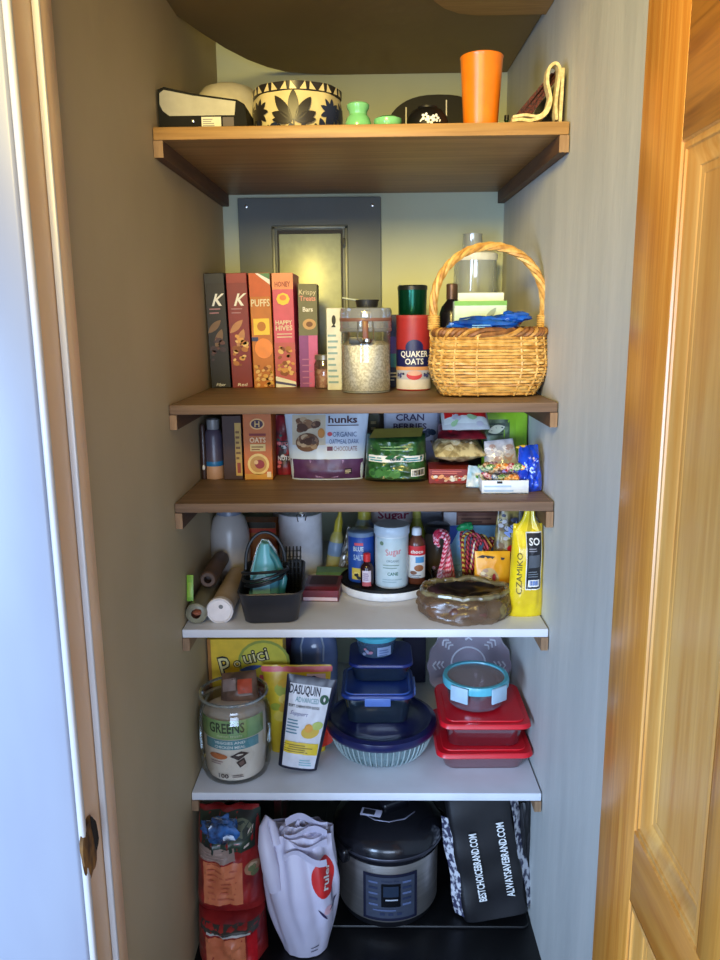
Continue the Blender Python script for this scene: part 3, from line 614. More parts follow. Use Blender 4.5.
# ------------------------------------------------------------------ third shelf
z = S3+.0004
t = thing('sauce_bottle', 'dark glass bottle with a blue band and peach base at the third shelf left end', 'bottle', (-.438, .325, z))
MB().lathe([(0, 0), (.026, 0), (.027, .003), (.027, .036), (.026, .04)], M((190, 148, 120), .5), 28).build('base_label', t)
MB().lathe([(.0265, .038), (.0272, .04), (.0272, .05), (.0265, .052)], M((30, 110, 170), .4), 28).build('band', t)
MB().lathe([(.026, .05), (.026, .125), (.022, .138), (.015, .146)], M((84, 76, 92), .3), 28).build('bottle_body', t)
MB().lathe([(.017, .143), (.018, .148), (.018, .172), (.012, .176), (0, .176)], M((130, 132, 134), .35), 24).build('cap', t)
t = thing('vanilla_bottle', 'slim dark bottle with a white cap end against the left wall on the third shelf', 'bottle', (-.466, .31, z))
MB().lathe([(0, 0), (.008, 0), (.009, .05), (.008, .15), (.005, .16), (0, .16)], M((60, 40, 34), .3), 16).build('bottle_body', t)
MB().blob((.001, -.008, .035), (.004, .003, .008), WHITE, 1, .1, 8).build('spout', t)
def dch(mb, S, w_, h, d): mb.rect(S, .008, .012, .026, .165, M((196, 160, 80)), 1); mb.rect(S, .012, .02, .022, .05, M((150, 60, 40)), 2); mb.bars(S, .010, .06, .024, .15, 6, M((120, 84, 40)), 2)
carton('chocolate_box', 'dark brown box with a yellow stripe beside the orange box', 'box', -.378, .294, z, .056, .10, .186, M((62, 36, 28)), dch)
def dor(mb, S, w_, h, d):
    mb.ell(S, 0, .162, .021, .016, M((240, 190, 120)), 1); mb.ell(S, 0, .162, .017, .012, M((70, 40, 60)), 2); mb.text(S, 'H', 0, .162, .016, M((230, 190, 120)), 3, 0, True)
    mb.rect(S, -.024, .128, .024, .135, M((140, 40, 30)), 1); mb.text(S, 'OATS', 0, .116, .014, M((250, 220, 170)), 1, 0, True, .046); mb.rect(S, -.022, .084, .022, .104, M((226, 200, 130)), 1); mb.bars(S, -.018, .087, .018, .102, 2, M((150, 90, 40)), 2)
    mb.ell(S, 0, .046, .031, .031, M((236, 206, 130)), 1); mb.ell(S, 0, .046, .024, .024, M((200, 150, 80)), 2); mb.ell(S, .004, .046, .014, .013, M((150, 50, 56)), 3); mb.ell(S, -.006, .052, .006, .006, M((230, 190, 140)), 4)
    mb.rect(S, -.04, .002, .04, .018, M((210, 150, 50)), 1); mb.rect(S, .024, .008, .036, .024, M((240, 220, 190)), 2)
carton('oat_bar_box', 'orange box with a round bowl picture and a dark roundel near its top', 'box', -.3045, .290, z, .082, .12, .196, M((206, 110, 40), .5), dor)
def crisp(name, label, cat, w0, w1, h, d, mat, loc, rot, deco=None, kind='stand', q=2.2, wr=.004, sd=0, group=None, nu=22, nv=22):
    mb = MB(); S = pouch(mb, w0, w1, h, d, mat, kind, q, wr, sd, nu, nv)
    if deco: deco(mb, S)
    return tag(mb.build(name), label, cat, loc, rot, group)
def dred(mb, S):
    mb.spots(S, -.024, .02, .024, .12, 14, [RED, M((230, 120, 120)), M((30, 90, 80)), WHITE], .004, .008, 2, 3); mb.text(S, 'NUTS', 0, .05, .012, WHITE, 6, 0, True, .036, .008); mb.rect(S, -.024, .082, .024, .1, M((40, 50, 60)), 1, 6, 2); mb.text(S, 'RED', 0, .092, .01, M((240, 150, 150)), 4, 0, True, .03, .008)
crisp('snack_packet', 'narrow red and dark snack packet between the orange box and the white pouch', 'bag', .056, .052, .176, .05, M((150, 30, 44), .35, c2=(50, 40, 46), scale=22), (-.238, .375, z), (radians(-4), 0, 0), dred, sd=4)
def dhk(mb, S):
    mb.rect(S, -.105, .004, .105, .060, M((72, 40, 84), .3, c2=(90, 56, 104), scale=30), 1, 20, 8); mb.poly(S, [(-.03, .008), (.032, .008), (.05, .058), (-.05, .058)], M((150, 112, 160), .4, c2=(110, 70, 124), scale=260, sharp=.12), 3)
    mb.rect(S, .052, .018, .072, .034, M((40, 24, 50)), 4, 3, 2); mb.bars(S, .053, .02, .07, .032, 3, CREAM, 6)
    tn = [M((176, 148, 116)), M((120, 84, 60)), M((206, 182, 146)), M((150, 112, 80)), M((90, 60, 46))]
    mb.rect(S, -.098, .10, -.002, .185, M((214, 206, 182)), 1, 10, 8); mb.spots(S, -.09, .135, -.008, .18, 12, tn, .008, .018, 3, 3)
    mb.ell(S, -.054, .108, .034, .026, tn[1], 8, .1, 20, 3); mb.spots(S, -.086, .088, -.022, .132, 26, tn, .006, .012, 9, 2); mb.ell(S, -.014, .134, .010, .014, M((206, 140, 60)), 10, 0, 14, 2)
    br = M((70, 34, 50)); bl = M((60, 96, 150))
    mb.text(S, 'hunks', .047, .172, .019, br, 4, 0, True, .082, .008); mb.rect(S, .004, .154, .092, .1565, br, 3, 10, 1); mb.text(S, 'ORGANIC', .052, .130, .0135, bl, 4, 0, False, .068, .008); mb.ell(S, .010, .131, .007, .006, M((214, 80, 90)), 4)
    mb.text(S, 'OATMEAL DARK', .050, .110, .0125, bl, 4, 0, False, .084, .008); mb.text(S, 'CHOCOLATE', .054, .090, .0125, M((110, 60, 90)), 4, 0, False, .066, .008); mb.rect(S, .002, .084, .018, .096, M((110, 60, 90)), 3)
crisp('cookie_pouch', 'large white and purple stand-up pouch with a picture of oat cookies', 'pouch', .205, .245, .205, .085, M((206, 222, 238), .3, c2=(196, 212, 232), scale=14), (-.108, .306, z), (radians(-3), 0, 0), dhk, sd=2, nu=30, nv=26, wr=.005)
crisp('dark_packet', 'tall dark brown packet behind and right of the white cookie pouch', 'packet', .075, .07, .198, .05, M((52, 44, 34), .35, c2=(28, 30, 26), scale=18), (.022, .43, z), (radians(-2), 0, 0), lambda mb, S: (mb.rect(S, -.008, .06, .02, .17, M((70, 70, 40)), 1, 6, 8), mb.bars(S, -.004, .07, .016, .16, 5, M((150, 140, 90)), 3)), sd=6)
def dcr(mb, S):
    mb.rect(S, -.09, .09, .09, .19, M((196, 202, 222), .4), 1, 16, 10); mb.text(S, 'CRAN', .0, .160, .019, M((60, 50, 96)), 4, 0, True, .085, .008); mb.text(S, 'BERRIES', .0, .133, .017, M((70, 60, 106)), 4, 0, True, .10, .008)
    mb.spots(S, .03, .09, .085, .128, 8, [M((40, 60, 90)), M((60, 80, 110))], .008, .014, 3, 4); mb.rect(S, -.08, .176, .08, .186, M((150, 90, 90)), 3, 8, 1)
crisp('cranberry_pouch', 'pale lilac pouch lettered in dark purple behind the green bag', 'pouch', .18, .18, .205, .06, M((150, 150, 176), .3), (.136, .44, z), (radians(-2), 0, 0), dcr, sd=8)
gr = M((50, 104, 50), .3, c2=(26, 62, 34), scale=45, coat=.3)
def dgr(mb, S):
    mb.rect(S, -.084, .062, .084, .080, WHITE, 2, 18, 2); mb.bars(S, -.078, .065, -.02, .078, 2, M((70, 150, 170)), 4, 4, .5); mb.bars(S, .022, .065, .078, .078, 2, M((70, 150, 170)), 4, 5, .5)
    mb.leaf(S, -.03, .072, .03, .006, .3, M((40, 110, 60)), 4); mb.leaf(S, .03, .070, .03, .006, 2.9, M((40, 110, 60)), 4); mb.text(S, 'leaf', 0, .072, .01, M((30, 80, 80)), 5, 0, True, .03, .006)
    mb.rect(S, .042, .022, .080, .042, WHITE, 3, 6, 3)
    for k in range(9): mb.rect(S, .046+k*.0035, .025, .0475+k*.0035+.0008*(k % 3), .039, INK, 5)
    mb.bars(S, -.07, .095, .05, .112, 2, M((130, 170, 110)), 3, 2, .35)
    mb.spots(S, -.08, .01, .03, .055, 10, [M((70, 134, 66)), M((44, 100, 50)), M((90, 150, 84))], .01, .022, 1, 9)
t = crisp('green_bag', 'plump glossy green bag with a white printed band and barcode', 'bag', .180, .165, .134, .13, gr, (.090, .285, z), (0, 0, radians(-2)), dgr, 'brick', 4, .014, 11, None, 34, 34)
MB().add([(-.075, -.052, .128), (.07, -.05, .132), (.078, .0, .150), (-.06, -.01, .148)], [(0, 1, 2, 3)], M((156, 150, 70), .35)).build('top_fold', t, 'olive folded top edge')
# stack of packets
def dbx(mb, S, w_, h, d): mb.spots(S, -.055, .004, .055, .026, 22, [WHITE, M((226, 190, 160)), M((190, 50, 40)), M((240, 170, 120))], .004, .008, 1, 6); mb.bars(S, -.05, .029, .05, .039, 2, M((220, 120, 110)), 1, 3, .4)
carton('noodle_box', 'flat dark red carton at the bottom of the snack stack', 'box', .240, .222, z, .118, .11, .042, M((140, 44, 40), .4), dbx, radians(-2))
lay = radians(-80)
crisp('pasta_bag', 'clear bag of beige pasta lying on the flat red carton', 'bag', .142, .136, .14, .062, M((206, 190, 140), .3, c2=(150, 132, 88), scale=50, sharp=.08, coat=.6), (.268, .225, z+.076), (lay, 0, radians(3)), lambda mb, S: mb.spots(S, -.055, .0, .055, .10, 26, [M((226, 214, 170), .3), M((190, 170, 120), .3), M((236, 228, 196), .3)], .008, .016, 1, 3), 'pillow', 2.4, .01, 13)
crisp('red_bag', 'dark red packet lying between the pasta bag and the red and white bag', 'bag', .136, .13, .14, .036, M((150, 24, 40), .3, c2=(70, 26, 34), scale=26), (.272, .238, z+.124), (lay, 0, radians(-4)), lambda mb, S: mb.spots(S, -.05, .01, .05, .1, 10, [RED, M((200, 80, 90)), M((60, 20, 30))], .006, .014, 1, 4), 'pillow', 2.4, .007, 15)
def drw(mb, S):
    mb.rect(S, -.06, .012, .06, .034, M((214, 222, 218), .3), 2, 12, 6); mb.rect(S, -.058, .034, .058, .12, M((206, 34, 34), .35), 2, 12, 6); mb.ell(S, -.02, .07, .02, .014, YELLOW, 4, 0, 14, 2); mb.spots(S, -.055, .004, .055, .04, 8, [M((160, 200, 150)), M((190, 190, 200))], .006, .012, 4, 5)
crisp('chip_bag', 'red, white and yellow bag on top of the snack stack under the shelf', 'bag', .132, .13, .14, .052, M((196, 200, 200), .3), (.282, .226, z+.151), (radians(-58), 0, radians(2)), drw, 'pillow', 2.4, .006, 17)
crisp('blue_sachet', 'small pale blue sachet left of the white candy tray', 'sachet', .062, .05, .062, .02, M((150, 196, 226), .3, c2=(220, 230, 240), scale=40), (.306, .166, z), (radians(-28), radians(8), radians(8)), lambda mb, S: mb.spots(S, -.02, .01, .02, .05, 5, [M((90, 160, 70)), WHITE], .005, .009, 1, 2), 'stand', 2.2, .006, 19)
def dgb(mb, S):
    mb.rect(S, -.064, .06, .012, .165, M((110, 130, 90), .35, c2=(40, 60, 40), scale=50), 1, 10, 10); mb.bars(S, -.05, .12, .0, .16, 4, M((30, 50, 40)), 4, 5, .4); mb.leaf(S, -.05, .13, .05, .012, .3, M((220, 220, 190)), 5)
    mb.rect(S, .03, .0, .05, .19, M((150, 200, 40), .35), 2, 3, 10)
crisp('lime_bag', 'tall lime green bag standing at the back of the third shelf right end', 'bag', .132, .13, .195, .06, M((150, 196, 44), .3, c2=(120, 170, 30), scale=14), (.405, .33, z), (radians(-3), 0, 0), dgb, sd=21)
crisp('marshmallow_bag', 'clear bag of white marshmallows above the candy tray', 'bag', .105, .08, .12, .07, M((216, 214, 218), .2, c2=(170, 170, 176), scale=30, coat=.6), (.388, .235, z), (radians(-12), radians(-6), 0), lambda mb, S: (mb.spots(S, -.045, .04, .04, .11, 24, [M((236, 232, 230), .3), M((200, 196, 200), .3), M((190, 160, 150), .3)], .008, .013, 1, 3), mb.rect(S, -.03, .035, 0, .055, M((120, 190, 170)), 6, 5, 3), mb.bars(S, -.028, .037, -.002, .053, 1, WHITE, 8)), sd=23, wr=.008)
t = thing('candy_tray', 'white cardboard tray at the shelf edge filled with wrapped candies', 'tray', (.370, .128, z))
wm = M((222, 230, 240), .35); mb = MB(); mb.rbox((0, 0, .002), (.122, .075, .004), wm, .001)
mb.rbox((0, -.036, .018), (.122, .003, .036), wm, .001); mb.rbox((0, .036, .018), (.122, .003, .036), wm, .001); mb.rbox((-.0595, 0, .018), (.003, .072, .036), wm, .001); mb.rbox((.0595, 0, .018), (.003, .072, .036), wm, .001)
S = lambda u_, v_, o: (u_, -.0376-o, v_); mb.bars(S, -.055, .006, .055, .03, 2, M((170, 196, 226)), 1, 4, .4); mb.rect(S, -.022, .028, -.008, .034, INK, 2); mb.build('tray_body', t)
cq = lambda c, d: M(c, .3, c2=d, scale=120, sharp=.1)
cc = [('red', cq((180, 40, 50), (226, 190, 190))), ('orange', cq((224, 130, 50), (250, 210, 150))), ('green', cq((90, 140, 70), (200, 210, 170))), ('blue', cq((70, 130, 200), (220, 230, 240))), ('purple', cq((120, 60, 120), (210, 180, 210))), ('brown', cq((120, 74, 46), (206, 170, 130)))]
proto = {}
r3 = random.Random(5)
for i in range(26):
    nm, m_ = cc[(1, 0, 2, 1, 5, 4, 0, 3, 2, 1)[i % 10]]
    if nm not in proto:
        mb = MB(); mb.blob((0, 0, 0), (.0145, .011, .008), m_, 1, .35, 8, 2.5)
        mb.add([(-.0115, 0, 0), (-.020, -.007, .005), (-.021, 0, -.003), (-.020, .007, .004)], [(0, 1, 2), (0, 2, 3)], m_, False); mb.add([(.0115, 0, 0), (.020, -.007, .004), (.021, 0, -.004), (.020, .007, .005)], [(0, 1, 2), (0, 2, 3)], m_, False)
        o = proto[nm] = mb.build('wrapped_candy')
    else: o = proto[nm].copy(); COL.objects.link(o)
    a, b_ = i % 6, i//6
    tag(o, nm+' wrapped candy piled in the white tray', 'candy', (.370+(-.044+.0175*a)+(.006 if b_ % 2 else 0), .112+.022*(b_ % 3)+r3.uniform(-.003, .003), z+.018+.016*(b_//1 if b_ < 3 else 3)+.004*r3.random()), (r3.uniform(-.5, .5), r3.uniform(-.5, .5), r3.uniform(-1.2, 1.2)), nm+' candies in the tray')
mb = MB(); bb = M((30, 80, 220), .18, c2=(14, 50, 170), scale=24, coat=.6)
S = pouch(mb, .066, .052, .122, .066, bb, 'sack', 2.6, .012, 71, 24, 24)
t = tag(mb.build('blue_bag'), 'rounded bright blue foil bag at the third shelf right edge', 'bag', (.443, .135, z), (0, radians(-4), radians(8)))
MB().blob((-.014, .004, .118), (.018, .008, .005), M((214, 180, 60), .35), 2, .4, 8).build('top_tie', t, 'yellow crumpled top')

# ------------------------------------------------------------------ fourth shelf
z = S4+.0004
def rolltube(name, label, x, y, L_, r0, mats, zz=0, rot=0, rx=0):
    t = thing(name, label, 'roll', (x, y, z+zz+r0), (rx, 0, rot))
    mb = MB(); P = [(r0*.45, 0), (r0*.8, 0), (r0*.97, .004), (r0, .012), (r0, L_-.01), (r0*.9, L_), (0, L_)]
    mb.lathe([(a, b) for a, b in P], mats[0], 28)
    mb.v = [(p[0], p[2], -p[1]) for p in mb.v]; mb.build('wrap', t)
    mb = MB(); mb.lathe([(r0*.45, 0), (r0*.45, .03), (0, .03)], mats[1], 20); mb.v = [(p[0], p[2], -p[1]) for p in mb.v]; mb.build('core', t)
    return t
t = rolltube('bag_roll', 'grey green tube with an open brown core at the fourth shelf left corner', -.4465, .035, .24, .029, (M((140, 136, 112), .4, c2=(110, 108, 92), scale=20), M((92, 50, 34), .8, c2=(140, 80, 60), scale=60)), 0, 0)
MB().blob((.004, -.002, .006), (.012, .012, .008), M((150, 84, 60)), 3, .3, 8).build('twisted_end', t)
t = rolltube('parchment_roll', 'beige wrapped roll with a round white end cap beside the black bin', -.386, .055, .28, .0320, (M((206, 184, 160), .5, c2=(186, 164, 142), scale=14), M((220, 206, 210))), 0, 0)
mb = MB(); mb.lathe([(0, -.006), (.028, -.006), (.0345, -.004), (.0355, .004), (.0355, .012)], M((240, 232, 232), .45), 32); mb.lathe([(.030, -.0065), (.033, -.009), (.036, -.006)], M((240, 234, 234), .4), 32); mb.ell(lambda u_, v_, o: (u_, v_, -.0063-o), .004, -.012, .006, .006, GREY, 1); mb.v = [(p[0], p[2], -p[1]) for p in mb.v]; mb.build('end_cap', t)
rolltube('foil_roll', 'long dark brown roll lying along the left wall on top of the others', -.434, .14, .20, .024, (M((96, 72, 58), .5, c2=(74, 56, 46), scale=16), M((60, 40, 30))), .064, radians(0), radians(0))
mb = MB(); mb.rbox((0, 0, .035), (.018, .002, .07), M((120, 170, 50), .4), .0008); mb.rbox((0, -.0004, .03), (.012, .002, .04), M((150, 190, 70), .4), .0008)
tag(mb.build('green_card'), 'little lime green card upright against the left wall above the grey green tube', 'card', (-.466, .060, z+.056), (radians(-12), 0, 0))
t = thing('water_carafe', 'pale frosted rounded jug behind the rolls at the left wall', 'jug', (-.422, .425, z))
MB().lathe([(0, 0), (.05, 0), (.058, .01), (.062, .08), (.06, .15), (.05, .19), (.036, .206), (0, .208)], M((196, 188, 184), .3, c2=(170, 164, 160), scale=8), 36).build('jug_body', t)
MB().lathe([(.036, .203), (.039, .207), (.037, .226), (0, .228)], M((110, 120, 140), .35), 28).build('lid', t)
# black bin and its content
t = thing('storage_bin', 'black open plastic bin at the front of the fourth shelf holding the teal iron', 'bin', (-.257, .172, z), radians(4))
bk = M((44, 43, 48), .38, c2=(36, 36, 40), scale=12)
MB().rrect((0, 0, 0), .142, .265, .086, .025, bk, 8, .170, .296, .004).build('bin_body', t)
MB().rrect((0, 0, .0825), .190, .310, .006, .03, bk, 8, .188, .308).build('rim', t) if False else None
mb = MB(); P = []
for cx, cy, a0 in ((1, 1, 0), (-1, 1, 90), (-1, -1, 180), (1, -1, 270)):
    for k in range(7): a = radians(a0+15*k); P.append((cx*.057+.028*cos(a), cy*.120+.028*sin(a), .086))
mb.tube(P, .0035, bk, 6, True); mb.build('rolled_rim', t)
t = thing('clothes_iron', 'teal and white clothes iron standing on its heel in the black bin', 'iron', (-.272, .135, z+.0045), radians(6))
tl = M((112, 186, 204), .25, c2=(92, 168, 190), scale=6); tl2 = M((50, 120, 134), .3)
mb = MB(); pts = [(-.046, 0), (.046, 0), (.048, .05), (.044, .11), (.03, .165), (.01, .195), (-.008, .198), (-.022, .175), (-.042, .11), (-.048, .05)]
mb.prism(pts, .012, .020, M((200, 206, 210), .25, .7)); mb.prism([(a*.95, b*.985+.001) for a, b in pts], -.018, .012, tl); mb.build('soleplate_body', t)
mb = MB(); mb.surf(lambda a, b: ((.042-.03*b*b)*cos(pi*(1-a)), -.018-.03*(1-.55*b)*sin(pi*a), .005+.19*b), 14, 14, tl); sh = mb.build('shell', t)
mb = MB(); mb.poly(lambda u_, v_, o: (u_, -.0485-o+.05*v_*1.35*.5, v_), [(-.034, .008), (.012, .008), (.012, .10), (-.01, .125), (-.034, .1)], M((150, 216, 226), .3), 2)
mb.build('heel_plate', sh, 'lighter heel plate')
mb = MB(); mb.tube([(.022, -.03, .01), (.040, -.045, .05), (.050, -.04, .10), (.030, -.028, .15), (.008, -.015, .18)], [.012, .011, .010, .010, .011], tl2, 10); mb.build('handle', t)
mb = MB()
for k, (r_, zz, w_) in enumerate(((.056, .098, .0), (.060, .108, .4), (.054, .090, .8), (.062, .116, 1.4))):
    mb.tube([(r_*cos(2*pi*i/28), -.018+(r_*1.02)*sin(2*pi*i/28), zz+.016*cos(2*pi*i/28+w_)) for i in range(28)], .0042, M((24, 28, 34), .35), 7, True)
mb.tube([(.054*cos(pi*i/20), .022, .13+.085*sin(pi*i/20)) for i in range(21)]+[(-.056, .02, .10), (-.06, .01, .06)], .0045, M((24, 28, 34), .35), 7); mb.build('power_cord', t, 'black cord wound round the body')
t = thing('wire_rack', 'black wire mesh holder at the right side inside the black bin', 'wire holder', (-.212, .235, z+.0045), radians(4)); mb = MB(); bw = M((40, 44, 48), .3, .5)
for i in range(6): mb.tube([(-.026+.0104*i, -.05, .01), (-.026+.0104*i, -.05, .125), (-.026+.0104*i, .05, .135), (-.026+.0104*i, .05, .01)], .0018, bw, 5)
for k in range(7): mb.tube([(-.027, -.05, .02+.017*k), (.027, -.05, .02+.017*k), (.027, .05, .02+.017*k), (-.027, .05, .02+.017*k)], .0018, bw, 5, True)
mb.build('mesh_frame', t); MB().rbox((0, 0, .005), (.056, .104, .006), bw, .002).build('foot_plate', t)
def dob(mb, S, w_, h, d): mb.rect(S, -w_/2, h-.035, w_/2, h-.022, M((200, 60, 40)), 1); mb.rect(S, -w_/2, h-.02, w_/2, h, M((50, 44, 30)), 1); mb.ell(S, .03, .07, .03, .04, M((150, 70, 30)), 1); mb.rect(S, -w_/2, 0, -w_/2+.02, h-.04, M((150, 40, 30)), 2)
carton('baking_box', 'orange and brown box behind the teal iron', 'box', -.342, .490, z, .110, .07, .160, M((196, 112, 44), .5), dob)
def flipcan(x, y, r0, h, label, tint):
    t = thing('flip_canister', label, 'canister', (x, y, z)); m_ = M((240, 242, 250), .3)
    MB().lathe([(0, 0), (r0*.96, 0), (r0, .006), (r0, h), (r0*.96, h+.003)], m_, 40).build('canister_body', t)
    mb = MB(); mb.lathe([(r0*1.0, h+.003), (r0*1.02, h+.006), (r0*1.02, h+.030), (r0*.9, h+.034), (0, h+.034)], clear((226, 232, 236), .25, body=(150, 160, 160), amount=.35), 40); mb.build('lid', t)
    mb = MB(); mb.lathe([(0, -.003), (.009, -.003), (.009, .004), (0, .004)], STEEL, 14, (.012, -r0*.92, h+.008)); mb.tube([(.0, -r0*1.02, h-.012), (-.004, -r0*1.06, h+.01), (.012, -r0*1.06, h+.022), (.026, -r0*1.04, h+.01), (.022, -r0*1.02, h-.008)], .002, STEEL); mb.rbox((.008, -r0*1.05, h+.034), (.012, .01, .04), M((200, 196, 170), .3, .4), .003); mb.build('clasp', t); return t
flipcan(-.210, .513, .0695, .185, 'white canister with a clear clamp lid behind the red book', 0)
flipcan(-.262, .680, .058, .195, 'white canister further back left, its clasp just under the shelf edge', 0)
def dbk(mb, S, w_, h, d): mb.rect(S, -w_/2+.002, .003, w_/2-.004, .013, M((226, 196, 200)), 1); mb.rect(ontop(h), -w_/2+.006, -d/2+.004, w_/2-.006, -d/2+.03, M((150, 40, 56)), 1); mb.rect(ontop(h), -w_/2+.012, -d/2+.05, w_/2-.012, d/2-.01, M((60, 30, 36)), 1)
carton('gift_tin', 'flat dark red box with a pale edge lying left of the turntable', 'box', -.124, .203, z, .104, .135, .034, M((116, 26, 40), .35, c2=(90, 24, 34), scale=14), dbk, radians(-3))
carton('sponge_pack', 'flat green pack lying on the shelf behind the dark red box', 'packet', -.105, .40, z, .10, .06, .022, M((110, 160, 130), .45))
t = thing('squeeze_bottle', 'yellow and blue bottle leaning between the white canister and the turntable', 'bottle', (-.108, .50, z), (0, radians(8), 0))
MB().lathe([(0, 0), (.021, 0), (.024, .004), (.024, .075), (.02, .11), (.012, .13)], M((200, 184, 70), .35, c2=(210, 200, 140), scale=30), 24).build('bottle_body', t)
MB().lathe([(.0245, .05), (.0248, .052), (.0235, .092), (.0225, .094)], M((150, 176, 206), .35), 24).build('label_sleeve', t)
MB().lathe([(.013, .128), (.013, .16), (.006, .18), (.004, .205), (0, .205)], M((214, 196, 60), .35), 20).build('nozzle', t)
crisp('silver_packet', 'crumpled silver foil packet left of the blue can', 'packet', .05, .03, .15, .03, M((190, 190, 186), .22, .6, c2=(110, 104, 96), scale=40, sharp=.08), (-.068, .455, z), (radians(-6), radians(10), 0), lambda mb, S: mb.spots(S, -.015, .03, .015, .1, 6, [M((214, 200, 120)), M((80, 90, 90))], .004, .008, 2, 2), 'stand', 2, .008, 31)
t = thing('lazy_susan', 'white round turntable with a black deck in the middle of the fourth shelf', 'turntable', (.060, .330, z))
MB().lathe([(0, 0), (.12, 0), (.136, .003), (.139, .010), (.139, .024), (.137, .0265), (0, .0265)], M((240, 244, 250), .3), 64).build('rim', t)
MB().lathe([(.1375, .0262), (.1382, .030), (.136, .034), (.133, .0335), (.131, .0292), (0, .0290)], M((14, 15, 20), .6, spec=.25), 64).build('deck', t, 'black deck')
zt = z+.0292
t = thing('sugar_tub', 'tall white tub with a wide lid and faint print on the turntable', 'tub', (.077, .272, zt)); R0 = .0485
mb = MB(); mb.lathe([(0, 0), (.046, 0), (R0, .003), (R0, .155), (.046, .160)], M((214, 226, 236), .35), 44); S = cyl(R0)
mb.rect(S, -.05, .006, .05, .15, M((186, 210, 224), .4), 1, 24, 1); mb.text(S, 'Sugar', .004, .112, .018, M((206, 110, 130)), 3, .12, False, .044, .006); mb.text(S, 'ORGANIC', .002, .084, .007, M((90, 120, 140)), 3, 0, False, .036); mb.bars(S, -.026, .062, .03, .078, 2, M((120, 150, 150)), 3, 3, .3)
mb.text(S, 'CANE', .002, .046, .009, M((70, 120, 110)), 3, 0, True, .03); mb.bars(S, -.028, .02, .03, .034, 2, M((150, 180, 196)), 3, 8, .4); mb.ell(S, -.03, .135, .006, .006, M((110, 140, 120)), 3); mb.build('tub_body', t)
MB().lathe([(.0495, .154), (.0515, .157), (.0515, .178), (.049, .182), (0, .182)], M((200, 218, 232), .3), 44).build('lid', t)
t = thing('cocoa_can', 'blue round can with red and white print at the turntable left side', 'can', (-.012, .318, zt)); R0 = .0395
mb = MB(); mb.lathe([(0, 0), (.038, 0), (R0, .003), (R0, .138), (.038, .14)], M((40, 84, 176), .35), 40); S = cyl(R0)
mb.text(S, 'BLUE', -.008, .104, .013, M((200, 220, 240)), 2, 0, True, .03, .006); mb.rect(S, -.02, .114, .006, .122, M((220, 90, 110)), 2, 8, 1); mb.text(S, 'SALT', -.008, .078, .016, M((170, 200, 236)), 2, 0, True, .03, .006); mb.rect(S, -.03, .01, .03, .045, M((210, 190, 80)), 1, 12, 1); mb.spots(S, -.03, .01, .0, .04, 6, [INK, M((226, 210, 120))], .004, .007, 2, 2); mb.build('can_body', t)
MB().lathe([(.0405, .138), (.0405, .15), (.038, .152), (0, .152)], M((120, 146, 176), .3), 40).build('lid', t)
t = thing('flavour_bottle', 'small dark bottle with a red cap and white label in front of the blue can', 'bottle', (.005, .252, zt)); R0 = .019
mb = MB(); mb.lathe([(0, 0), (.018, 0), (R0, .002), (R0, .058), (.014, .068), (.009, .072), (.009, .078)], M((46, 22, 26), .2), 24); S = cyl(R0+.0002)
mb.rect(S, -.014, .018, .012, .052, M((214, 206, 226)), 1, 8, 1); mb.rect(S, -.014, .006, .012, .018, M((190, 90, 100)), 1, 8, 1); mb.bars(S, -.010, .024, .010, .048, 4, M((110, 90, 150)), 2, 4, .4); mb.build('bottle_body', t)
MB().lathe([(.0105, .076), (.0105, .098), (.008, .1), (0, .1)], M((196, 44, 50), .35), 20).build('cap', t)
t = thing('syrup_bottle', 'squeeze bottle with a white cap, red top band and picture label on the turntable', 'bottle', (.150, .285, zt)); R0 = .0255
mb = MB(); mb.lathe([(0, 0), (.024, 0), (R0, .003), (R0, .112), (.024, .128), (.014, .142), (.013, .148)], M((96, 52, 36), .22), 32, sy=.85); S = lambda u_, v_, o: ((R0+.0003+o)*sin(u_/R0), -.85*(R0+.0003+o)*cos(u_/R0)-.0002, v_)
mb.rect(S, -.03, .088, .03, .116, M((196, 40, 50)), 1, 12, 1); mb.rect(S, -.03, .020, .03, .088, M((206, 214, 222)), 1, 12, 1); mb.rect(S, -.004, .066, .022, .084, M((70, 140, 200)), 2, 8, 1); mb.ell(S, .006, .050, .014, .010, M((150, 96, 60)), 2, 0, 14, 2); mb.ell(S, -.010, .036, .010, .006, M((120, 80, 60)), 2, 0, 12, 2); mb.text(S, 'choco', -.0, .100, .010, WHITE, 3, 0, True, .036, .006); mb.bars(S, -.02, .022, .018, .032, 2, M((90, 100, 120)), 3, 3, .4); mb.build('bottle_body', t)
MB().lathe([(.0145, .146), (.0145, .162), (.010, .168), (0, .169)], M((220, 226, 230), .3), 24).build('cap', t)
t = thing('spread_jar', 'dark jar with a black lid behind the candy canes left end', 'jar', (.222, .43, z))
MB().lathe([(0, 0), (.038, 0), (.04, .004), (.04, .13), (.034, .145)], M((66, 52, 50), .25, c2=(90, 80, 66), scale=10), 32).build('jar_body', t)
MB().lathe([(.0385, .143), (.0385, .165), (.035, .168), (0, .168)], M((36, 38, 44), .35), 32).build('lid', t)
def dtx(mb, S): mb.rect(S, -.075, .15, .075, .235, M((226, 216, 222)), 1, 10, 6); mb.text(S, 'Sugar', 0, .178, .026, M((150, 50, 80)), 4, 0, True, .10, .01); mb.bars(S, -.04, .142, .04, .155, 1, M((120, 170, 150)), 3)
crisp('sugar_bag', 'white paper bag with dark red lettering behind the tall white tub', 'bag', .16, .16, .245, .07, M((206, 200, 206), .5), (.088, .545, z), (0, 0, 0), dtx, 'brick', 3, .004, 35)
t = thing('oil_bottle', 'yellow green bottle neck rising behind the white capped syrup bottle', 'bottle', (.160, .47, z))
MB().lathe([(0, 0), (.027, 0), (.028, .004), (.028, .13), (.016, .165), (.012, .18)], M((150, 160, 60), .2), 28).build('bottle_body', t)
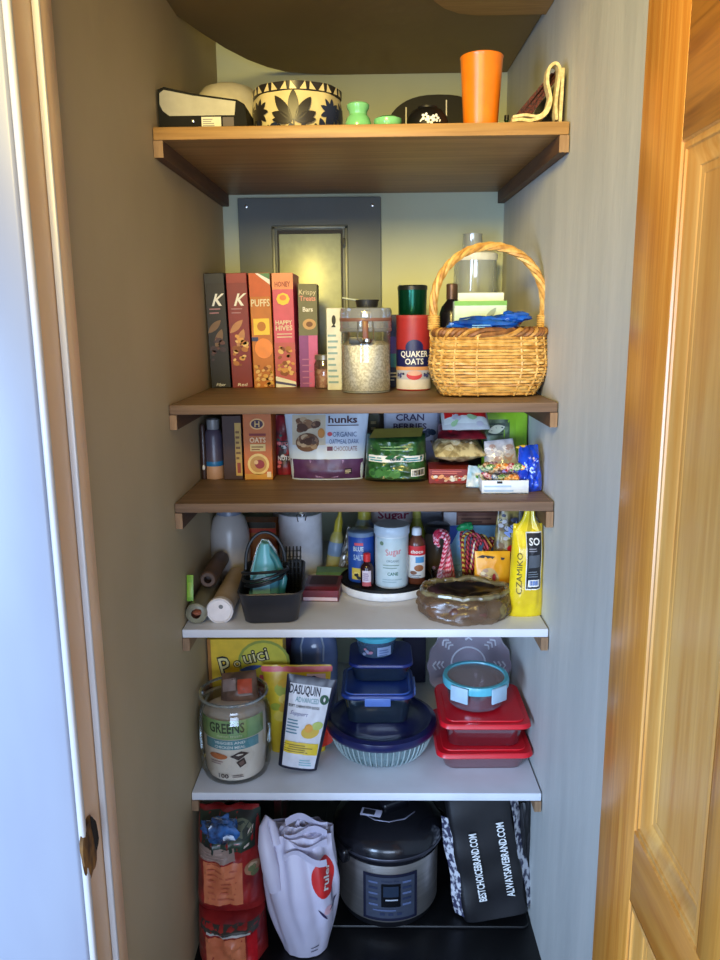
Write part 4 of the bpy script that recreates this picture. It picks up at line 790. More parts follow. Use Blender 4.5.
MB().lathe([(.0135, .178), (.0135, .245), (.01, .248), (0, .248)], M((190, 190, 90), .35), 20).build('cap', t)
t = thing('mustard_bottle', 'small yellow and blue topped bottle behind the blue can', 'bottle', (-.004, .48, z))
MB().lathe([(0, 0), (.028, 0), (.03, .004), (.03, .15), (.02, .175)], M((60, 100, 170), .3, c2=(170, 180, 120), scale=18), 28).build('bottle_body', t)
MB().lathe([(.021, .172), (.021, .2), (.01, .22), (.006, .235), (0, .236)], M((206, 196, 70), .35), 20).build('cap', t)
carton('pale_carton', 'plain pale blue carton behind the oil bottle', 'box', .215, .60, z, .075, .06, .235, M((196, 204, 226)))
carton('navy_carton', 'dark navy carton with an orange stripe just right of the pale one', 'box', .292, .60, z, .07, .06, .235, M((36, 32, 66)), lambda mb, S, w_, h, d: mb.rect(S, -.02, .2, -.008, .232, M((206, 140, 60)), 1))
def dbt(mb, S, w_, h, d): mb.poly(S, [(-w_/2, h-.001), (-.02, h-.001), (-.05, h-.06), (-w_/2, h-.06)], M((40, 90, 200)), 1); mb.rect(S, .055, .02, .098, .10, M((110, 150, 196)), 1); mb.bars(S, -.03, .08, .05, .12, 2, M((210, 226, 240)), 2, 3, .3)
carton('freezer_bag_box', 'light blue box lying behind the candy canes', 'box', .320, .475, z, .205, .06, .150, M((160, 214, 246), .4), dbt)
def dbr(mb, S, w_, h, d): mb.rect(S, -w_/2, .0, -.055, h, M((206, 206, 214)), 1); mb.rect(S, -.05, .006, .07, .03, M((150, 104, 80)), 1); mb.bars(S, -.04, .008, .06, .028, 2, M((90, 50, 40)), 2)
carton('wafer_box', 'long brown box stacked on the light blue box under the shelf', 'box', .340, .478, z+.1505, .19, .055, .042, M((112, 66, 52), .45), dbr)
# candy canes: each cane a striped tube with a crook
def stripe(c1, c2, n=120):
    key = ('stripe', c1, c2, n)
    if key in MATS: return MATS[key]
    m, nt, out = new_mat('candy_stripe'); L = nt.links
    b = nt.nodes.new('ShaderNodeBsdfPrincipled'); L.new(b.outputs[0], out.inputs[0]); b.inputs['Roughness'].default_value = .25
    wv_ = nt.nodes.new('ShaderNodeTexWave'); wv_.inputs['Scale'].default_value = n; wv_.bands_direction = 'DIAGONAL'
    L.new(coords(nt), wv_.inputs['Vector']); r_ = nt.nodes.new('ShaderNodeValToRGB'); r_.color_ramp.interpolation = 'CONSTANT'
    r_.color_ramp.elements[0].color = lin(c1); r_.color_ramp.elements[1].color = lin(c2); r_.color_ramp.elements[1].position = .5
    L.new(wv_.outputs['Fac'], r_.inputs[0]); L.new(r_.outputs[0], b.inputs['Base Color']); MATS[key] = m; return m
pk = stripe((240, 176, 190), (206, 50, 80), 42); dk = stripe((130, 26, 34), (206, 180, 80), 40); dk2 = stripe((96, 22, 32), (190, 70, 80), 44)
def cane(m_):
    P = [(0, 0, .120*i/6) for i in range(6)]+[(.0195-.0195*cos(pi*i/10), 0, .120+.0195*sin(pi*i/10)) for i in range(13)]
    return MB().tube(P, .0048, m_, 7).build('candy_cane')
pr = {0: cane(pk), 1: cane(dk), 2: cane(dk2)}; first = {0: 1, 1: 1, 2: 1}
rc = random.Random(3)
LB = ['pink and white striped candy cane in the left half of the bundle', 'dark red candy cane with yellow stripes in the right half of the bundle', 'dark red candy cane with pink stripes in the right half of the bundle']
for i in range(26):
    k = 0 if i < 13 else 1+i % 2
    o = pr[k] if first[k] else pr[k].copy()
    if not first[k]: COL.objects.link(o)
    first[k] = 0
    j = i % 13; side = -1 if i < 13 else 1
    x = (.214+.0078*(j % 7) if i < 13 else .290+.0075*(j % 7)); y = .306-.018*(j//7)+.002*rc.random()
    tag(o, LB[k], 'candy cane', (x+rc.uniform(-.002, .002), y, z+.030+.012*rc.random()-(.018 if i > 12 else 0)*(j % 7)/6*.6), (rc.uniform(-.10, .10), radians(-15+4.2*(j % 7) if i < 13 else -4+5*(j % 7)), (pi+rc.uniform(-1.0, .9)) if i < 13 else rc.uniform(-.9, .4)), ['pink candy canes', 'yellow striped candy canes', 'pink striped dark candy canes'][k])
t = thing('cane_cup', 'clear plastic cup holding the candy canes upright behind the brown net bag', 'cup', (.268, .297, z))
MB().lathe([(0, .0), (.050, .0), (.052, .003), (.058, .07), (.0565, .07), (.05, .005), (0, .004)], clear((236, 240, 240), .12), 32, sx=1.3, sy=.5).build('cup_body', t)
mb = MB()
for k in range(6): mb.blob((.013*cos(k), .006*sin(k*2), .006*sin(k*1.3)), (.014, .008, .008), M((40, 150, 90), .35, c2=(20, 110, 60), scale=40), k, .4, 7)
tag(mb.build('green_bow'), 'crinkled green ribbon bow on top of the candy canes', 'bow', (.292, .300, z+.193))
def dyp(mb, S):
    mb.ell(S, -.012, .055, .03, .042, M((196, 170, 110)), 2, 0, 20, 3); mb.spots(S, -.036, .02, .012, .095, 14, [M((226, 210, 170)), M((150, 120, 70)), M((170, 140, 120))], .006, .012, 4, 3); mb.ell(S, .002, .07, .005, .012, M((150, 30, 40)), 9); mb.poly(S, [(-.045, .125), (.03, .118), (.034, .124), (-.03, .132)], INK, 3)
crisp('peanut_bag', 'orange yellow pouch with a nut picture right of the candy canes', 'pouch', .104, .10, .142, .045, M((236, 176, 40), .3, c2=(222, 150, 30), scale=14), (.362, .215, z), (radians(-4), 0, 0), dyp, sd=41)
crisp('trail_mix_bag', 'tall printed bag in brown, white and red just behind the yellow bag', 'bag', .085, .06, .262, .05, M((150, 130, 70), .3, c2=(60, 50, 40), scale=34, sharp=.06), (.402, .262, z), (radians(-2), radians(2), 0), lambda mb, S: (mb.spots(S, -.03, .13, .03, .24, 22, [M((210, 196, 120)), M((120, 90, 50)), M((60, 60, 80)), M((196, 190, 190))], .005, .010, 2, 3), mb.ell(S, .01, .142, .011, .010, RED, 8, 0, 12, 2), mb.text(S, 'Mix', .012, .2, .02, M((150, 170, 226)), 8, .9, True, .05, .01)), sd=43, wr=.005)
def dyb(mb, S):
    mb.rect(S, -.010, .080, .034, .236, WHITE, 1, 10, 24); mb.rect(S, -.008, .083, .032, .233, M((30, 32, 40), .4), 2, 10, 24)
    mb.text(S, 'SO', .012, .212, .018, WHITE, 4, 0, True, .028, .006); mb.bars(S, -.003, .186, .028, .198, 2, M((150, 150, 160)), 4, 4, .4); mb.rect(S, -.004, .142, .028, .176, M((84, 92, 104)), 4, 6, 4); mb.bars(S, -.004, .116, .026, .136, 3, M((120, 130, 140)), 4, 6, .35)
    mb.rect(S, -.003, .089, .028, .108, WHITE, 4, 6, 3)
    for k in range(8): mb.rect(S, .001+k*.003, .093, .0025+k*.003+.0006*(k % 2), .106, M((60, 110, 190)), 6)
    mb.text(S, 'CZAMIKO', -.026, .125, .013, M((90, 76, 20)), 3, pi/2, False, .115, .008)
mb = MB(); yb = M((232, 206, 30), .28, c2=(210, 180, 20), scale=16, coat=.3)
S = pouch(mb, .096, .078, .255, .064, yb, 'sack', 2.6, .005, 45, 24, 28); dyb(mb, S)
t = tag(mb.build('coffee_bag'), 'tall bright yellow bag with a black label panel at the fourth shelf right end', 'bag', (.435, .104, z), (0, radians(0), radians(4)))
mb = MB(); mb.surf(lambda a, b: ((.034+.006*cos(5*b))*cos(2*pi*a)*(1-.62*b)+.004*b, (.012*(1-b)+.006)*sin(2*pi*a)*(1+.3*sin(12*pi*a)), .238+.056*b), 28, 6, yb); mb.build('gathered_top', t)
# brown bag with its rolled rim
t = thing('produce_bag', 'low translucent olive brown bag with a rolled open mouth at the fourth shelf front edge', 'bag', (.272, .092, z))
mb = MB(); ob_ = clear((236, 222, 206), .03, .3, body=(120, 94, 70), amount=.5, fres=.22)
def bagS(a, b):
    th = 2*pi*a; k = sin(pi*(.26+.42*b))**.55; n_ = noise.noise(Vector((cos(th)*2.2, sin(th)*2.2, b*3)))
    k *= 1+.022*sin(19*th+4*n_)*b+.02*sin(31*th+9*b)
    return ((.128*k*(1+.10*n_))*cos(th)*(1 if cos(th) > 0 else 1.0), (.088*k*(1+.10*n_))*sin(th)+.030*b, max(0.001, .066*b*(1+.10*n_*b)+.004*noise.noise(Vector((cos(th)*5, sin(th)*5, b*6)))))
mb.surf(bagS, 64, 16, ob_); mb.build('bag_body', t)
mb = MB(); mb.tube([(bagS(i/60, 1)[0], bagS(i/60, 1)[1], bagS(i/60, 1)[2]+.001+.007*noise.noise(Vector((i*.4, 0, 2)))) for i in range(60)], [.0075+.003*noise.noise(Vector((i*.7, 5, 1))) for i in range(60)], M((140, 130, 92), .25, c2=(96, 84, 62), scale=30, coat=.5), 8, True); mb.build('rolled_rim', t, 'olive rolled rim')
mb = MB(); mb.surf(lambda a, b: (.100*b*cos(2*pi*a), .066*b*sin(2*pi*a)+.030, .048+.016*b*b+.006*noise.noise(Vector((b*4*cos(2*pi*a), b*4*sin(2*pi*a), 2)))), 40, 8, M((40, 36, 44), .3, c2=(24, 22, 28), scale=30)); mb.build('mouth_shade', t, 'dark sheet painted as the shade inside the bag')  # dark sheet across the mouth paints the shade inside the bag
lump = [('olive', M((134, 118, 70), .3, c2=(104, 90, 56), scale=20)), ('brown', M((112, 74, 62), .3, c2=(86, 56, 50), scale=20)), ('tan', M((140, 88, 60), .3, c2=(110, 66, 48), scale=20))]
for i, (x, y, rx, ry, rz_, k, nm) in enumerate(((-.078, -.018, .030, .026, .024, 2, 'leftmost'), (-.030, -.044, .030, .026, .024, 1, 'second from the left'), (.026, -.046, .030, .026, .024, 1, 'second from the right'), (.078, -.024, .031, .028, .026, 0, 'rightmost'))):
    mb = MB(); mb.blob((0, 0, rz_), (rx, ry, rz_), lump[k][1], i, .12, 12)
    tag(mb.build('potato'), lump[k][0]+' potato showing through the brown bag front, '+nm+' of the four', 'potato', (.272+x, .092+y, z+.001))

# ------------------------------------------------------------------ fifth shelf
z = S5+.0004
def dpo(mb, S, w_, h, d):
    mb.ell(S, .055, .262, .078, .070, M((150, 160, 60)), 1); mb.ell(S, .055, .262, .070, .062, M((206, 196, 60)), 2)
    for o_, m_, bo in ((3, M((30, 24, 14)), .055), (5, M((226, 214, 150)), False)): mb.text(S, 'P', -.062, .248, .060, m_, o_, .2, bo, .036 if bo else .030); mb.text(S, 'o', -.026, .262, .028, m_, o_, .2, bo, .026 if bo else .02); mb.text(S, 'uici', .030, .284, .038, m_, o_, .22, bo, .080 if bo else .074)
    mb.leaf(S, -.02, .236, .07, .008, .22, M((60, 90, 170)), 4); mb.rect(S, -w_/2, 0, -w_/2+.01, h, M((170, 110, 40)), 2); mb.ell(S, .01, .19, .05, .03, M((150, 90, 50)), 2); mb.ell(S, .05, .17, .04, .022, RED, 3); mb.rect(S, .04, .205, w_/2, .222, M((190, 60, 80)), 3)
carton('treat_box', 'yellow box with tilted hand-drawn lettering behind the big glass jar', 'box', -.360, .262, z, .225, .08, .335, M((230, 190, 46), .45), dpo)
JX, JY = -.372, .116
t = thing('glass_jar', 'large clear glass jar with a wide open mouth holding a printed treat bag', 'jar', (JX, JY, z))
gl = clear((250, 252, 250), .10)
MB().lathe([(0, .001), (.076, .001), (.090, .008), (.098, .03), (.1025, .10), (.1035, .16), (.101, .195), (.092, .214), (.0885, .222), (.090, .232), (.096, .238), (.097, .244), (.093, .247), (.088, .244)], gl, 56).build('glass_body', t)
mb = MB(); mb.tube([(.0945*cos(2*pi*i/48), .0945*sin(2*pi*i/48), .243) for i in range(48)], .0042, clear((190, 200, 196), .5, body=(170, 176, 172), amount=.5), 8, True); mb.build('rim', t)
mb = MB(); R0 = .088; mb.lathe([(0, .012), (.078, .012), (.084, .03), (.0875, .09), (R0, .14), (.087, .19), (.07, .2), (0, .2)], M((232, 218, 204), .45, c2=(222, 206, 190), scale=9), 48); S = lambda u_, v_, o: ((.0885+o-.006*max(0, (.08-v_)/.08))*sin(u_/R0), -(.0885+o-.006*max(0, (.08-v_)/.08))*cos(u_/R0), v_)
mb.rect(S, -.11, .142, .11, .198, M((150, 176, 110), .4, c2=(110, 150, 90), scale=12), 1, 28, 4); mb.text(S, 'GREENS', -.008, .176, .028, M((50, 66, 44)), 3, 0, True, .10, .008); mb.text(S, 'dental treats', -.0, .153, .008, M((214, 214, 170)), 3, 0, False, .07, .01)
mb.rect(S, -.075, .112, .085, .140, M((96, 150, 160), .4), 2, 20, 2); mb.text(S, 'VEGGIES AND', .0, .133, .0075, WHITE, 4, 0, True, .085, .008); mb.text(S, 'CHICKEN MEAL', .0, .120, .0075, WHITE, 4, 0, True, .085, .008)
mb.ell(S, -.035, .090, .028, .009, M((200, 110, 60)), 2, 0, 16, 3); mb.bars(S, -.06, .066, -.012, .08, 2, M((170, 130, 130)), 2, 3, .35)
cb = M((70, 50, 44)); mb.poly(S, [(.0, .092), (.030, .106), (.052, .096), (.022, .080)], cb, 3); mb.poly(S, [(.016, .074), (.038, .086), (.044, .066), (.026, .056)], cb, 3); mb.poly(S, [(.022, .072), (.036, .08), (.038, .068), (.028, .062)], M((130, 100, 90)), 4)
mb.text(S, '100', -.022, .030, .013, M((80, 60, 60)), 3, 0, True, .030); mb.bars(S, .004, .026, .05, .036, 2, M((130, 110, 110)), 3, 4, .4)
tag(mb.build('treat_bag'), 'beige and green printed treat bag inside the big glass jar', 'bag', (JX, JY, z))
mb = MB(); S = pouch(mb, .11, .10, .085, .05, M((130, 96, 76), .3, c2=(90, 70, 60), scale=18), 'pillow', 2.2, .006, 51); mb.rect(S, 0, .02, .04, .06, M((196, 80, 50)), 2, 6, 6); mb.rect(S, -.045, .03, -.005, .065, M((150, 130, 124)), 2, 6, 6)
tag(mb.build('chew_packet'), 'brown and red packet poking out of the big glass jar mouth', 'packet', (JX+.012, JY+.025, z+.196), (radians(-32), radians(-6), 0))
def dda(mb, S):
    W_ = M((226, 228, 236), .35); mb.surf(lambda a, b: S((a-.5)*2*(.046+.013*b), .008+.237*b, .0008), 20, 24, W_)
    mb.text(S, 'DASUQUIN', -.014, .230, .024, M((26, 34, 62)), 4, 0, True, .088, .008); mb.text(S, 'ADVANCED', -.004, .203, .014, M((70, 150, 160)), 4, 0, False, .066, .008); mb.text(S, 'SOFT CHEWS FOR DOGS', -.010, .184, .007, INK, 4, 0, True, .088, .008)
    mb.ell(S, .044, .210, .013, .014, M((30, 90, 60)), 3, 0, 16, 2); mb.poly(S, [(.036, .205), (.044, .222), (.052, .205)], M((20, 60, 50)), 6); mb.leaf(S, .044, .204, .014, .003, 1.57, WHITE, 7)
    mb.text(S, 'Support', -.022, .164, .011, M((110, 110, 160)), 4, -.05, False, .05, .008, .3); mb.bars(S, -.05, .105, -.005, .15, 5, M((90, 140, 160)), 3, 4, .4)
    mb.ell(S, .018, .115, .026, .018, M((226, 190, 70)), 3, .3, 16, 3); mb.ell(S, .036, .135, .016, .012, M((190, 206, 110)), 4, .3, 14, 2); mb.ell(S, .012, .126, .012, .012, M((236, 170, 60)), 5, 0, 12, 2)
    mb.rect(S, -.048, .050, .047, .083, M((236, 206, 50), .4), 4, 16, 4); mb.bars(S, -.05, .055, .045, .08, 4, M((150, 120, 30)), 6, 7, .35); mb.bars(S, .0, .018, .045, .04, 3, M((120, 190, 200)), 4, 9, .3)
def dnv(mb, S): dda(mb, S)
crisp('chews_pouch', 'navy edged white pouch with yellow band tilted beside the glass jar', 'pouch', .112, .142, .268, .06, M((24, 26, 50), .3), (-.196, .112, z+.010), (radians(-6), radians(10), radians(3)), dnv, 'stand', 3.2, .003, 53, None, 28, 26)
def dye(mb, S):
    mb.rect(S, -.105, .248, .105, .264, M((226, 110, 120), .4), 1, 14, 2); mb.rect(S, .03, .214, .085, .243, M((226, 200, 226)), 2, 8, 3); mb.text(S, 'Op', .057, .229, .018, M((40, 40, 120)), 4, 0, True, .03, .01); mb.ell(S, .08, .05, .03, .035, M((206, 50, 30)), 3, 0, 14, 3); mb.spots(S, -.09, .1, .1, .23, 12, [M((236, 210, 90)), M((214, 170, 40)), M((170, 180, 60))], .015, .03, 1, 5)
crisp('kibble_bag', 'yellow bag with a pink top seam standing behind the navy edged pouch', 'bag', .160, .205, .268, .06, M((230, 204, 60), .32, c2=(196, 160, 40), scale=12), (-.204, .218, z), (radians(-3), 0, 0), dye, 'stand', 3, .006, 55)
t = thing('detergent_jug', 'translucent pale blue dome-topped jug behind the yellow bag', 'jug', (-.172, .47, z))
MB().lathe([(0, 0), (.07, 0), (.076, .01), (.078, .2), (.074, .245), (.058, .285), (.03, .312), (0, .32)], M((130, 150, 196), .18, c2=(110, 132, 180), scale=6, coat=.5), 40).build('jug_body', t)
mb = MB(); mb.tube([(-.034, -.068, .20), (-.036, -.066, .25), (-.026, -.056, .29), (-.01, -.03, .315)], .0035, M((190, 206, 230), .2), 6); mb.tube([(.034, -.068, .20), (.036, -.066, .25), (.026, -.056, .29), (.01, -.03, .315)], .0035, M((190, 206, 230), .2), 6); mb.build('ribs', t)
carton('purple_carton', 'dark purple carton with a pale letter right of the yellow box', 'box', -.288, .46, z, .085, .08, .32, M((70, 30, 84)), lambda mb, S, w_, h, d: mb.text(S, 'C', .0, .262, .03, M((206, 180, 220)), 2, 0, True))
carton('blue_carton', 'dark blue carton standing at the back behind the pale blue jug', 'box', -.225, .60, z, .17, .06, .34, M((34, 44, 110)))
# big fluted bowl and the containers stacked on it
BX, BY = .044, .240; nvl = M((20, 26, 78), .28, coat=.3)
t = thing('fluted_bowl', 'large fluted glass bowl with a navy plastic lid', 'bowl', (BX, BY, z))
MB().lathe([(0, .001), (.112, .001), (.124, .006), (.146, .045), (.155, .082), (.153, .082), (.142, .046), (.12, .008)], clear((228, 240, 242), .16, body=(170, 206, 210), amount=.3), 160, fn=lambda a, zz: 1+(.012*cos(40*a) if zz > .004 else 0)).build('glass_body', t)
mb = MB(); rbm = clear((220, 235, 236), .2, body=(206, 226, 226), amount=.6)
for k in range(56):
    a = 2*pi*k/56; mb.tube([(q*cos(a), q*sin(a), zz) for q, zz in ((.118, .003), (.128, .008), (.139, .024), (.148, .045), (.1555, .07))], .0022, rbm, 5)
mb.build('flutes', t)
MB().lathe([(.158, .070), (.163, .073), (.167, .084), (.164, .096), (.150, .101), (.142, .096), (.11, .098), (.10, .102), (0, .102)], nvl, 64).build('lid', t, 'navy lid')
t = thing('glass_dish', 'square clear glass dish with a clip-on blue lid on the navy bowl lid', 'food container', (.034, .272, z+.1024))
gd = clear((196, 210, 216), .3, body=(60, 80, 96), amount=.25)
MB().rrect((0, 0, 0), .178, .17, .082, .03, gd, 8, .20, .19, .004).build('glass_body', t)
mb = MB(); mb.rrect((0, 0, .0805), .214, .204, .014, .034, M((34, 62, 140), .3), 8); ld_ = mb.build('lid', t, 'blue lid')
mb = MB(); P = []
for cx, cy, a0 in ((1, 1, 0), (-1, 1, 90), (-1, -1, 180), (1, -1, 270)):
    for k in range(7): a = radians(a0+15*k); P.append((cx*.066+.028*cos(a), cy*.062+.028*sin(a), .0955))
mb.tube(P, .003, M((60, 96, 180), .3), 6, True); mb.build('seal_ridge', ld_)
for sx in (0, 1):
    mb = MB()
    if sx == 0: mb.rbox((0, -.104, .078), (.075, .006, .026), M((96, 130, 206), .3), .002)
    else: mb.rbox((.110, 0, .078), (.006, .075, .026), M((96, 130, 206), .3), .002)
    mb.build('clip', ld_)
t = thing('glass_dish', 'second square dish with a navy lid, stacked above the clip-on blue lid', 'food container', (.044, .330, z+.2025))
MB().rrect((0, 0, 0), .160, .15, .048, .03, gd, 8, .18, .17, .004).build('glass_body', t)
MB().rrect((0, 0, .047), .192, .182, .012, .034, M((28, 44, 116), .3), 8).build('lid', t, 'navy lid')
t = thing('round_tub', 'small round clear tub with pale print at the very top of the container stack', 'food container', (.030, .335, z+.2618))
mb = MB(); mb.lathe([(0, .001), (.05, .001), (.056, .008), (.064, .06), (.0625, .06), (.054, .01), (0, .004)], clear((196, 210, 220), .3, body=(110, 140, 170), amount=.45), 40); S = cyl(.062); mb.rect(S, .004, .012, .05, .04, M((150, 170, 206)), 0, 8, 2); mb.bars(S, .01, .014, .046, .036, 3, M((90, 110, 160)), 2, 3, .4); mb.spots(S, -.045, .012, -.005, .036, 5, [M((190, 130, 150)), M((150, 160, 190))], .005, .008, 2, 3); mb.build('tub_body', t)
MB().lathe([(.066, .054), (.068, .057), (.068, .068), (.064, .071), (0, .071)], M((90, 190, 210), .3), 40).build('lid', t, 'turquoise lid')
# clear serving plate leaning on the back
mb = MB(); ft = lambda a, zz: 1+(.02*cos(16*a) if zz > .012 else 0)
mb.lathe([(0, 0), (.05, 0), (.054, .004), (.075, .006), (.10, .012), (.134, .03), (.137, .032), (.133, .034), (.10, .017), (.075, .010), (.05, .006), (0, .005)], clear((246, 244, 250), .4, .12, body=(222, 212, 226), amount=.55), 96, fn=ft)
W_ = M((238, 238, 246), .15, coat=.5)  # white for the cut ridges, their bright highlights put into the colour
mb.tube([(.056*cos(2*pi*i/40), .056*sin(2*pi*i/40), .008) for i in range(40)], .003, W_, 6, True)
for k in range(8):
    a = 2*pi*k/8
    for dr in (0, 1, 2): mb.tube([((.09+.014*dr)*cos(a+d*.13)*(1-.08*abs(d)), (.09+.014*dr)*sin(a+d*.13)*(1-.08*abs(d)), .014+.006*dr) for d in (-1, -.5, 0, .5, 1)], .003, W_, 5)
t = tag(mb.build('glass_plate'), 'round clear cut-glass plate leaning on edge behind the red lidded dishes', 'plate', (.335, .508, z+.144), (radians(82), 0, 0))
carton('navy_box', 'plain dark navy box behind the leaning glass plate', 'box', .165, .66, z, .08, .07, .30, M((24, 26, 60)))
rd = M((222, 22, 40), .32, c2=(206, 16, 34), scale=6)
def dish(label, loc, w_, d, h, rot, lw, ld):
    t = thing('baking_dish', label, 'baking dish', loc, rot)
    MB().rrect((0, 0, 0), w_*.9, d*.9, h, .03, clear((216, 220, 226), .3, body=(140, 50, 58), amount=.38), 8, w_, d, .004).build('glass_body', t)  # red reflections tinted into the glass body colour
    mb = MB(); mb.rrect((0, 0, h-.008), lw, ld, .016, .03, rd, 8, lw*.985, ld*.985); mb.rrect((0, 0, h+.0078), lw*.86, ld*.86, .004, .026, rd, 8); mb.build('lid', t, 'red plastic lid'); return t
dish('larger rectangular glass dish with a red lid, bottom of the right-hand stack', (.336, .230, z), .25, .25, .052, radians(1), .276, .275)
t = dish('smaller rectangular glass dish with a red lid on top of the larger one', (.338, .222, z+.0645), .226, .21, .078, radians(0), .258, .262)
t = thing('round_container', 'round glass container with a turquoise rimmed clear lid on the red lids', 'food container', (.322, .222, z+.0645+.0905))
MB().lathe([(0, .001), (.068, .001), (.078, .006), (.089, .052), (.0875, .052), (.076, .009), (0, .005)], clear((246, 244, 248), .2, body=(206, 190, 200), amount=.12), 44).build('glass_body', t)
mb = MB(); mb.lathe([(.090, .047), (.096, .049), (.097, .060), (.094, .067), (.084, .067), (.082, .062)], M((96, 190, 210), .28), 48); lr_ = mb.build('lid_rim', t, 'turquoise rim')
MB().lathe([(0, .061), (.083, .061), (.083, .064), (0, .064)], clear((246, 232, 236), .35, body=(226, 206, 212), amount=.45), 40).build('lid_window', t, 'clear lid centre'); t.scale = (1., 1., 1.3)
for a in (-125, -55):
    mb = MB(); mb.rbox((.0985*cos(radians(a)), .0985*sin(radians(a)), .048), (.006, .055, .036), M((176, 206, 226), .3), .002, 2, (0, 0, radians(a))); mb.build('clip', lr_)

# ------------------------------------------------------------------ floor
z = FL+.0004
mb = MB(); mb.rrect((.16, .40, 0), .62, .70, .008, .02, M((16, 16, 18), .42, c2=(12, 12, 13), scale=20), 5)
tag(mb.build('boot_mat'), 'black rubber mat on the closet floor under the cooker and the black bag', 'mat', (0, 0, z))
zm = z+.0085
t = thing('pressure_cooker', 'stainless steel electric pressure cooker with a black lid and control panel', 'pressure cooker', (.062, .178, zm), radians(2)); R0 = .149
ss = M((206, 200, 194), .40, .9, c2=(190, 184, 178), scale=3, stretch=(1, 1, 30))
MB().lathe([(0, .0), (.133, .0), (.138, .004), (.141, .022), (.147, .030)], M((24, 24, 28), .4), 56).build('base', t)
MB().lathe([(.147, .028), (R0, .032), (R0+.001, .212), (.149, .218)], ss, 72).build('steel_body', t, 'brushed steel body')
bk2 = M((26, 26, 32), .25, coat=.3)
mb = MB(); mb.lathe([(.150, .212), (.158, .218), (.164, .24), (.163, .262), (.158, .272), (.146, .284), (.12, .298), (.09, .306), (.05, .310), (0, .310)], bk2, 64); pl_ = mb.build('lid', t, 'black domed lid')
mb = MB(); mb.lathe([(.1645, .236), (.166, .238), (.166, .243), (.1645, .245)], M((70, 70, 80), .3, .5), 64); mb.build('lid_band', pl_)
mb = MB(); mb.tube([(-.075, -.04, .304), (-.04, -.072, .306), (0, -.082, .305), (.045, -.07, .306), (.078, -.036, .304)], .003, M((150, 150, 170), .3, .4), 6)
mb.rbox((.02, .0, .318), (.09, .035, .022), bk2, .008, 3, (0, 0, .5)); mb.build('lid_handle', pl_)
mb = MB(); mb.rbox((-.05, -.042, .3095), (.062, .026, .006), M((200, 198, 220), .35), .002, 2, (radians(14), 0, radians(-18))); mb.rbox((-.056, -.041, .3122), (.036, .018, .003), INK, .001, 1, (radians(14), 0, radians(-18))); mb.build('steam_label', pl_, 'pale framed label')
for sx in (-1, 1):
    mb = MB(); mb.rbox((sx*.166*cos(.5), sx*.166*sin(.5), .226), (.03, .10, .045), bk2, .012, 3, (0, 0, .5)); mb.build('side_handle', t)
S = cyl(R0+.001); mb = MB(); mb.rect(S, -.080, .036, .080, .186, M((30, 32, 52), .3), 2, 24, 1); mb.rect(S, -.071, .046, .071, .178, M((96, 104, 124), .3, .6), 4, 24, 1)
lt = M((40, 50, 80))
for k in range(5):
    for sx in (-1, 1): mb.rect(S, sx*.048-.014, .086+.018*k, sx*.048+.012, .0925+.018*k, lt if k % 2 else M((90, 104, 140)), 6, 4, 1)
for k in range(3): mb.rect(S, -.03+.024*k, .056, -.016+.024*k, .064, lt, 6, 3, 1)
mb.bars(S, -.05, .070, .05, .080, 1, M((90, 104, 140)), 6); mb.text(S, 'Instant Pot', 0, .167, .007, lt, 6, 0, False, .05, .008); cp_ = mb.build('control_panel', t)
mb = MB(); mb.rect(S, -.026, .084, .028, .158, M((14, 16, 22), .2), 7, 8, 1); mb.rect(S, -.020, .118, .022, .152, M((40, 52, 70), .2), 9, 8, 1); mb.rect(S, -.014, .106, .020, .110, M((190, 196, 206)), 9, 6, 1); mb.build('display', cp_, 'dark display')
# black printed bag
t = thing('grocery_bag', 'black reusable bag printed with two white web addresses at the floor right side', 'bag', (.376, .135, zm+.012), (radians(-4), radians(-9), radians(3))); kb = M((24, 23, 27), .5, c2=(16, 15, 18), scale=8)
mb = MB(); W0, D0, H0 = .196, .15, .42
def gb(a, b):
    th = 2*pi*a; c_, s_ = cos(th), sin(th); x = W0/2*math.copysign(abs(c_)**.3, c_); y = D0/2*math.copysign(abs(s_)**.3, s_); n_ = noise.noise(Vector((x*12, y*12, b*5)))
    k = 1-.06*b+.035*n_; return (x*k, y*(1-.25*b)*(1+.1*n_), H0*b)
mb.surf(gb, 64, 20, kb); mb.surf(lambda a, b: (gb(a, 0)[0]*b, gb(a, 0)[1]*b, .0015), 64, 2, kb); mb.surf(lambda a, b: (gb(a, 1)[0]*b, gb(a, 1)[1]*b, H0-.03*(1-b)), 64, 2, kb)
S = lambda u_, v_, o: (u_, -D0/2*(1-.25*v_/H0)*1.12-.004-o, v_)
mb.text(S, 'BESTCHOICEBRAND.COM', -.034, .172, .021, WHITE, 1, pi/2, True, .205); mb.text(S, 'ALWAYSAVEBRAND.COM', .048, .182, .021, WHITE, 1, pi/2, True, .225)
mb.build('bag_body', t)
wg = M((206, 206, 212), .5, c2=(60, 60, 84), scale=60, sharp=.1)
mb = MB()
for sx in (-1, 1): mb.surf(lambda a, b, sx=sx: (sx*(W0/2*(1-.04*b)-.006+.026*a+.003*sin(11*b)), -D0/2*(1.02-.22*b)+.012+.03*a, .012+(.40 if sx > 0 else .30)*b), 6, 16, wg)
mb.build('side_gusset', t, 'white patterned side gussets')
mb = MB(); S_ = pouch(mb, .028, .034, .27, .022, kb, 'brick', 3, .006, 61)
tag(mb.build('black_bag'), 'limp black cloth bag squeezed between the printed bag and the right wall', 'bag', (.466, .13, zm+.08), (radians(0), radians(-1), radians(20)))
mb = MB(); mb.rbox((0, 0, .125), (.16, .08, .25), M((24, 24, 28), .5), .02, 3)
tag(mb.build('dark_box'), 'dark box in the shadow behind the cooker and the printed bag', 'box', (.26, .46, zm))
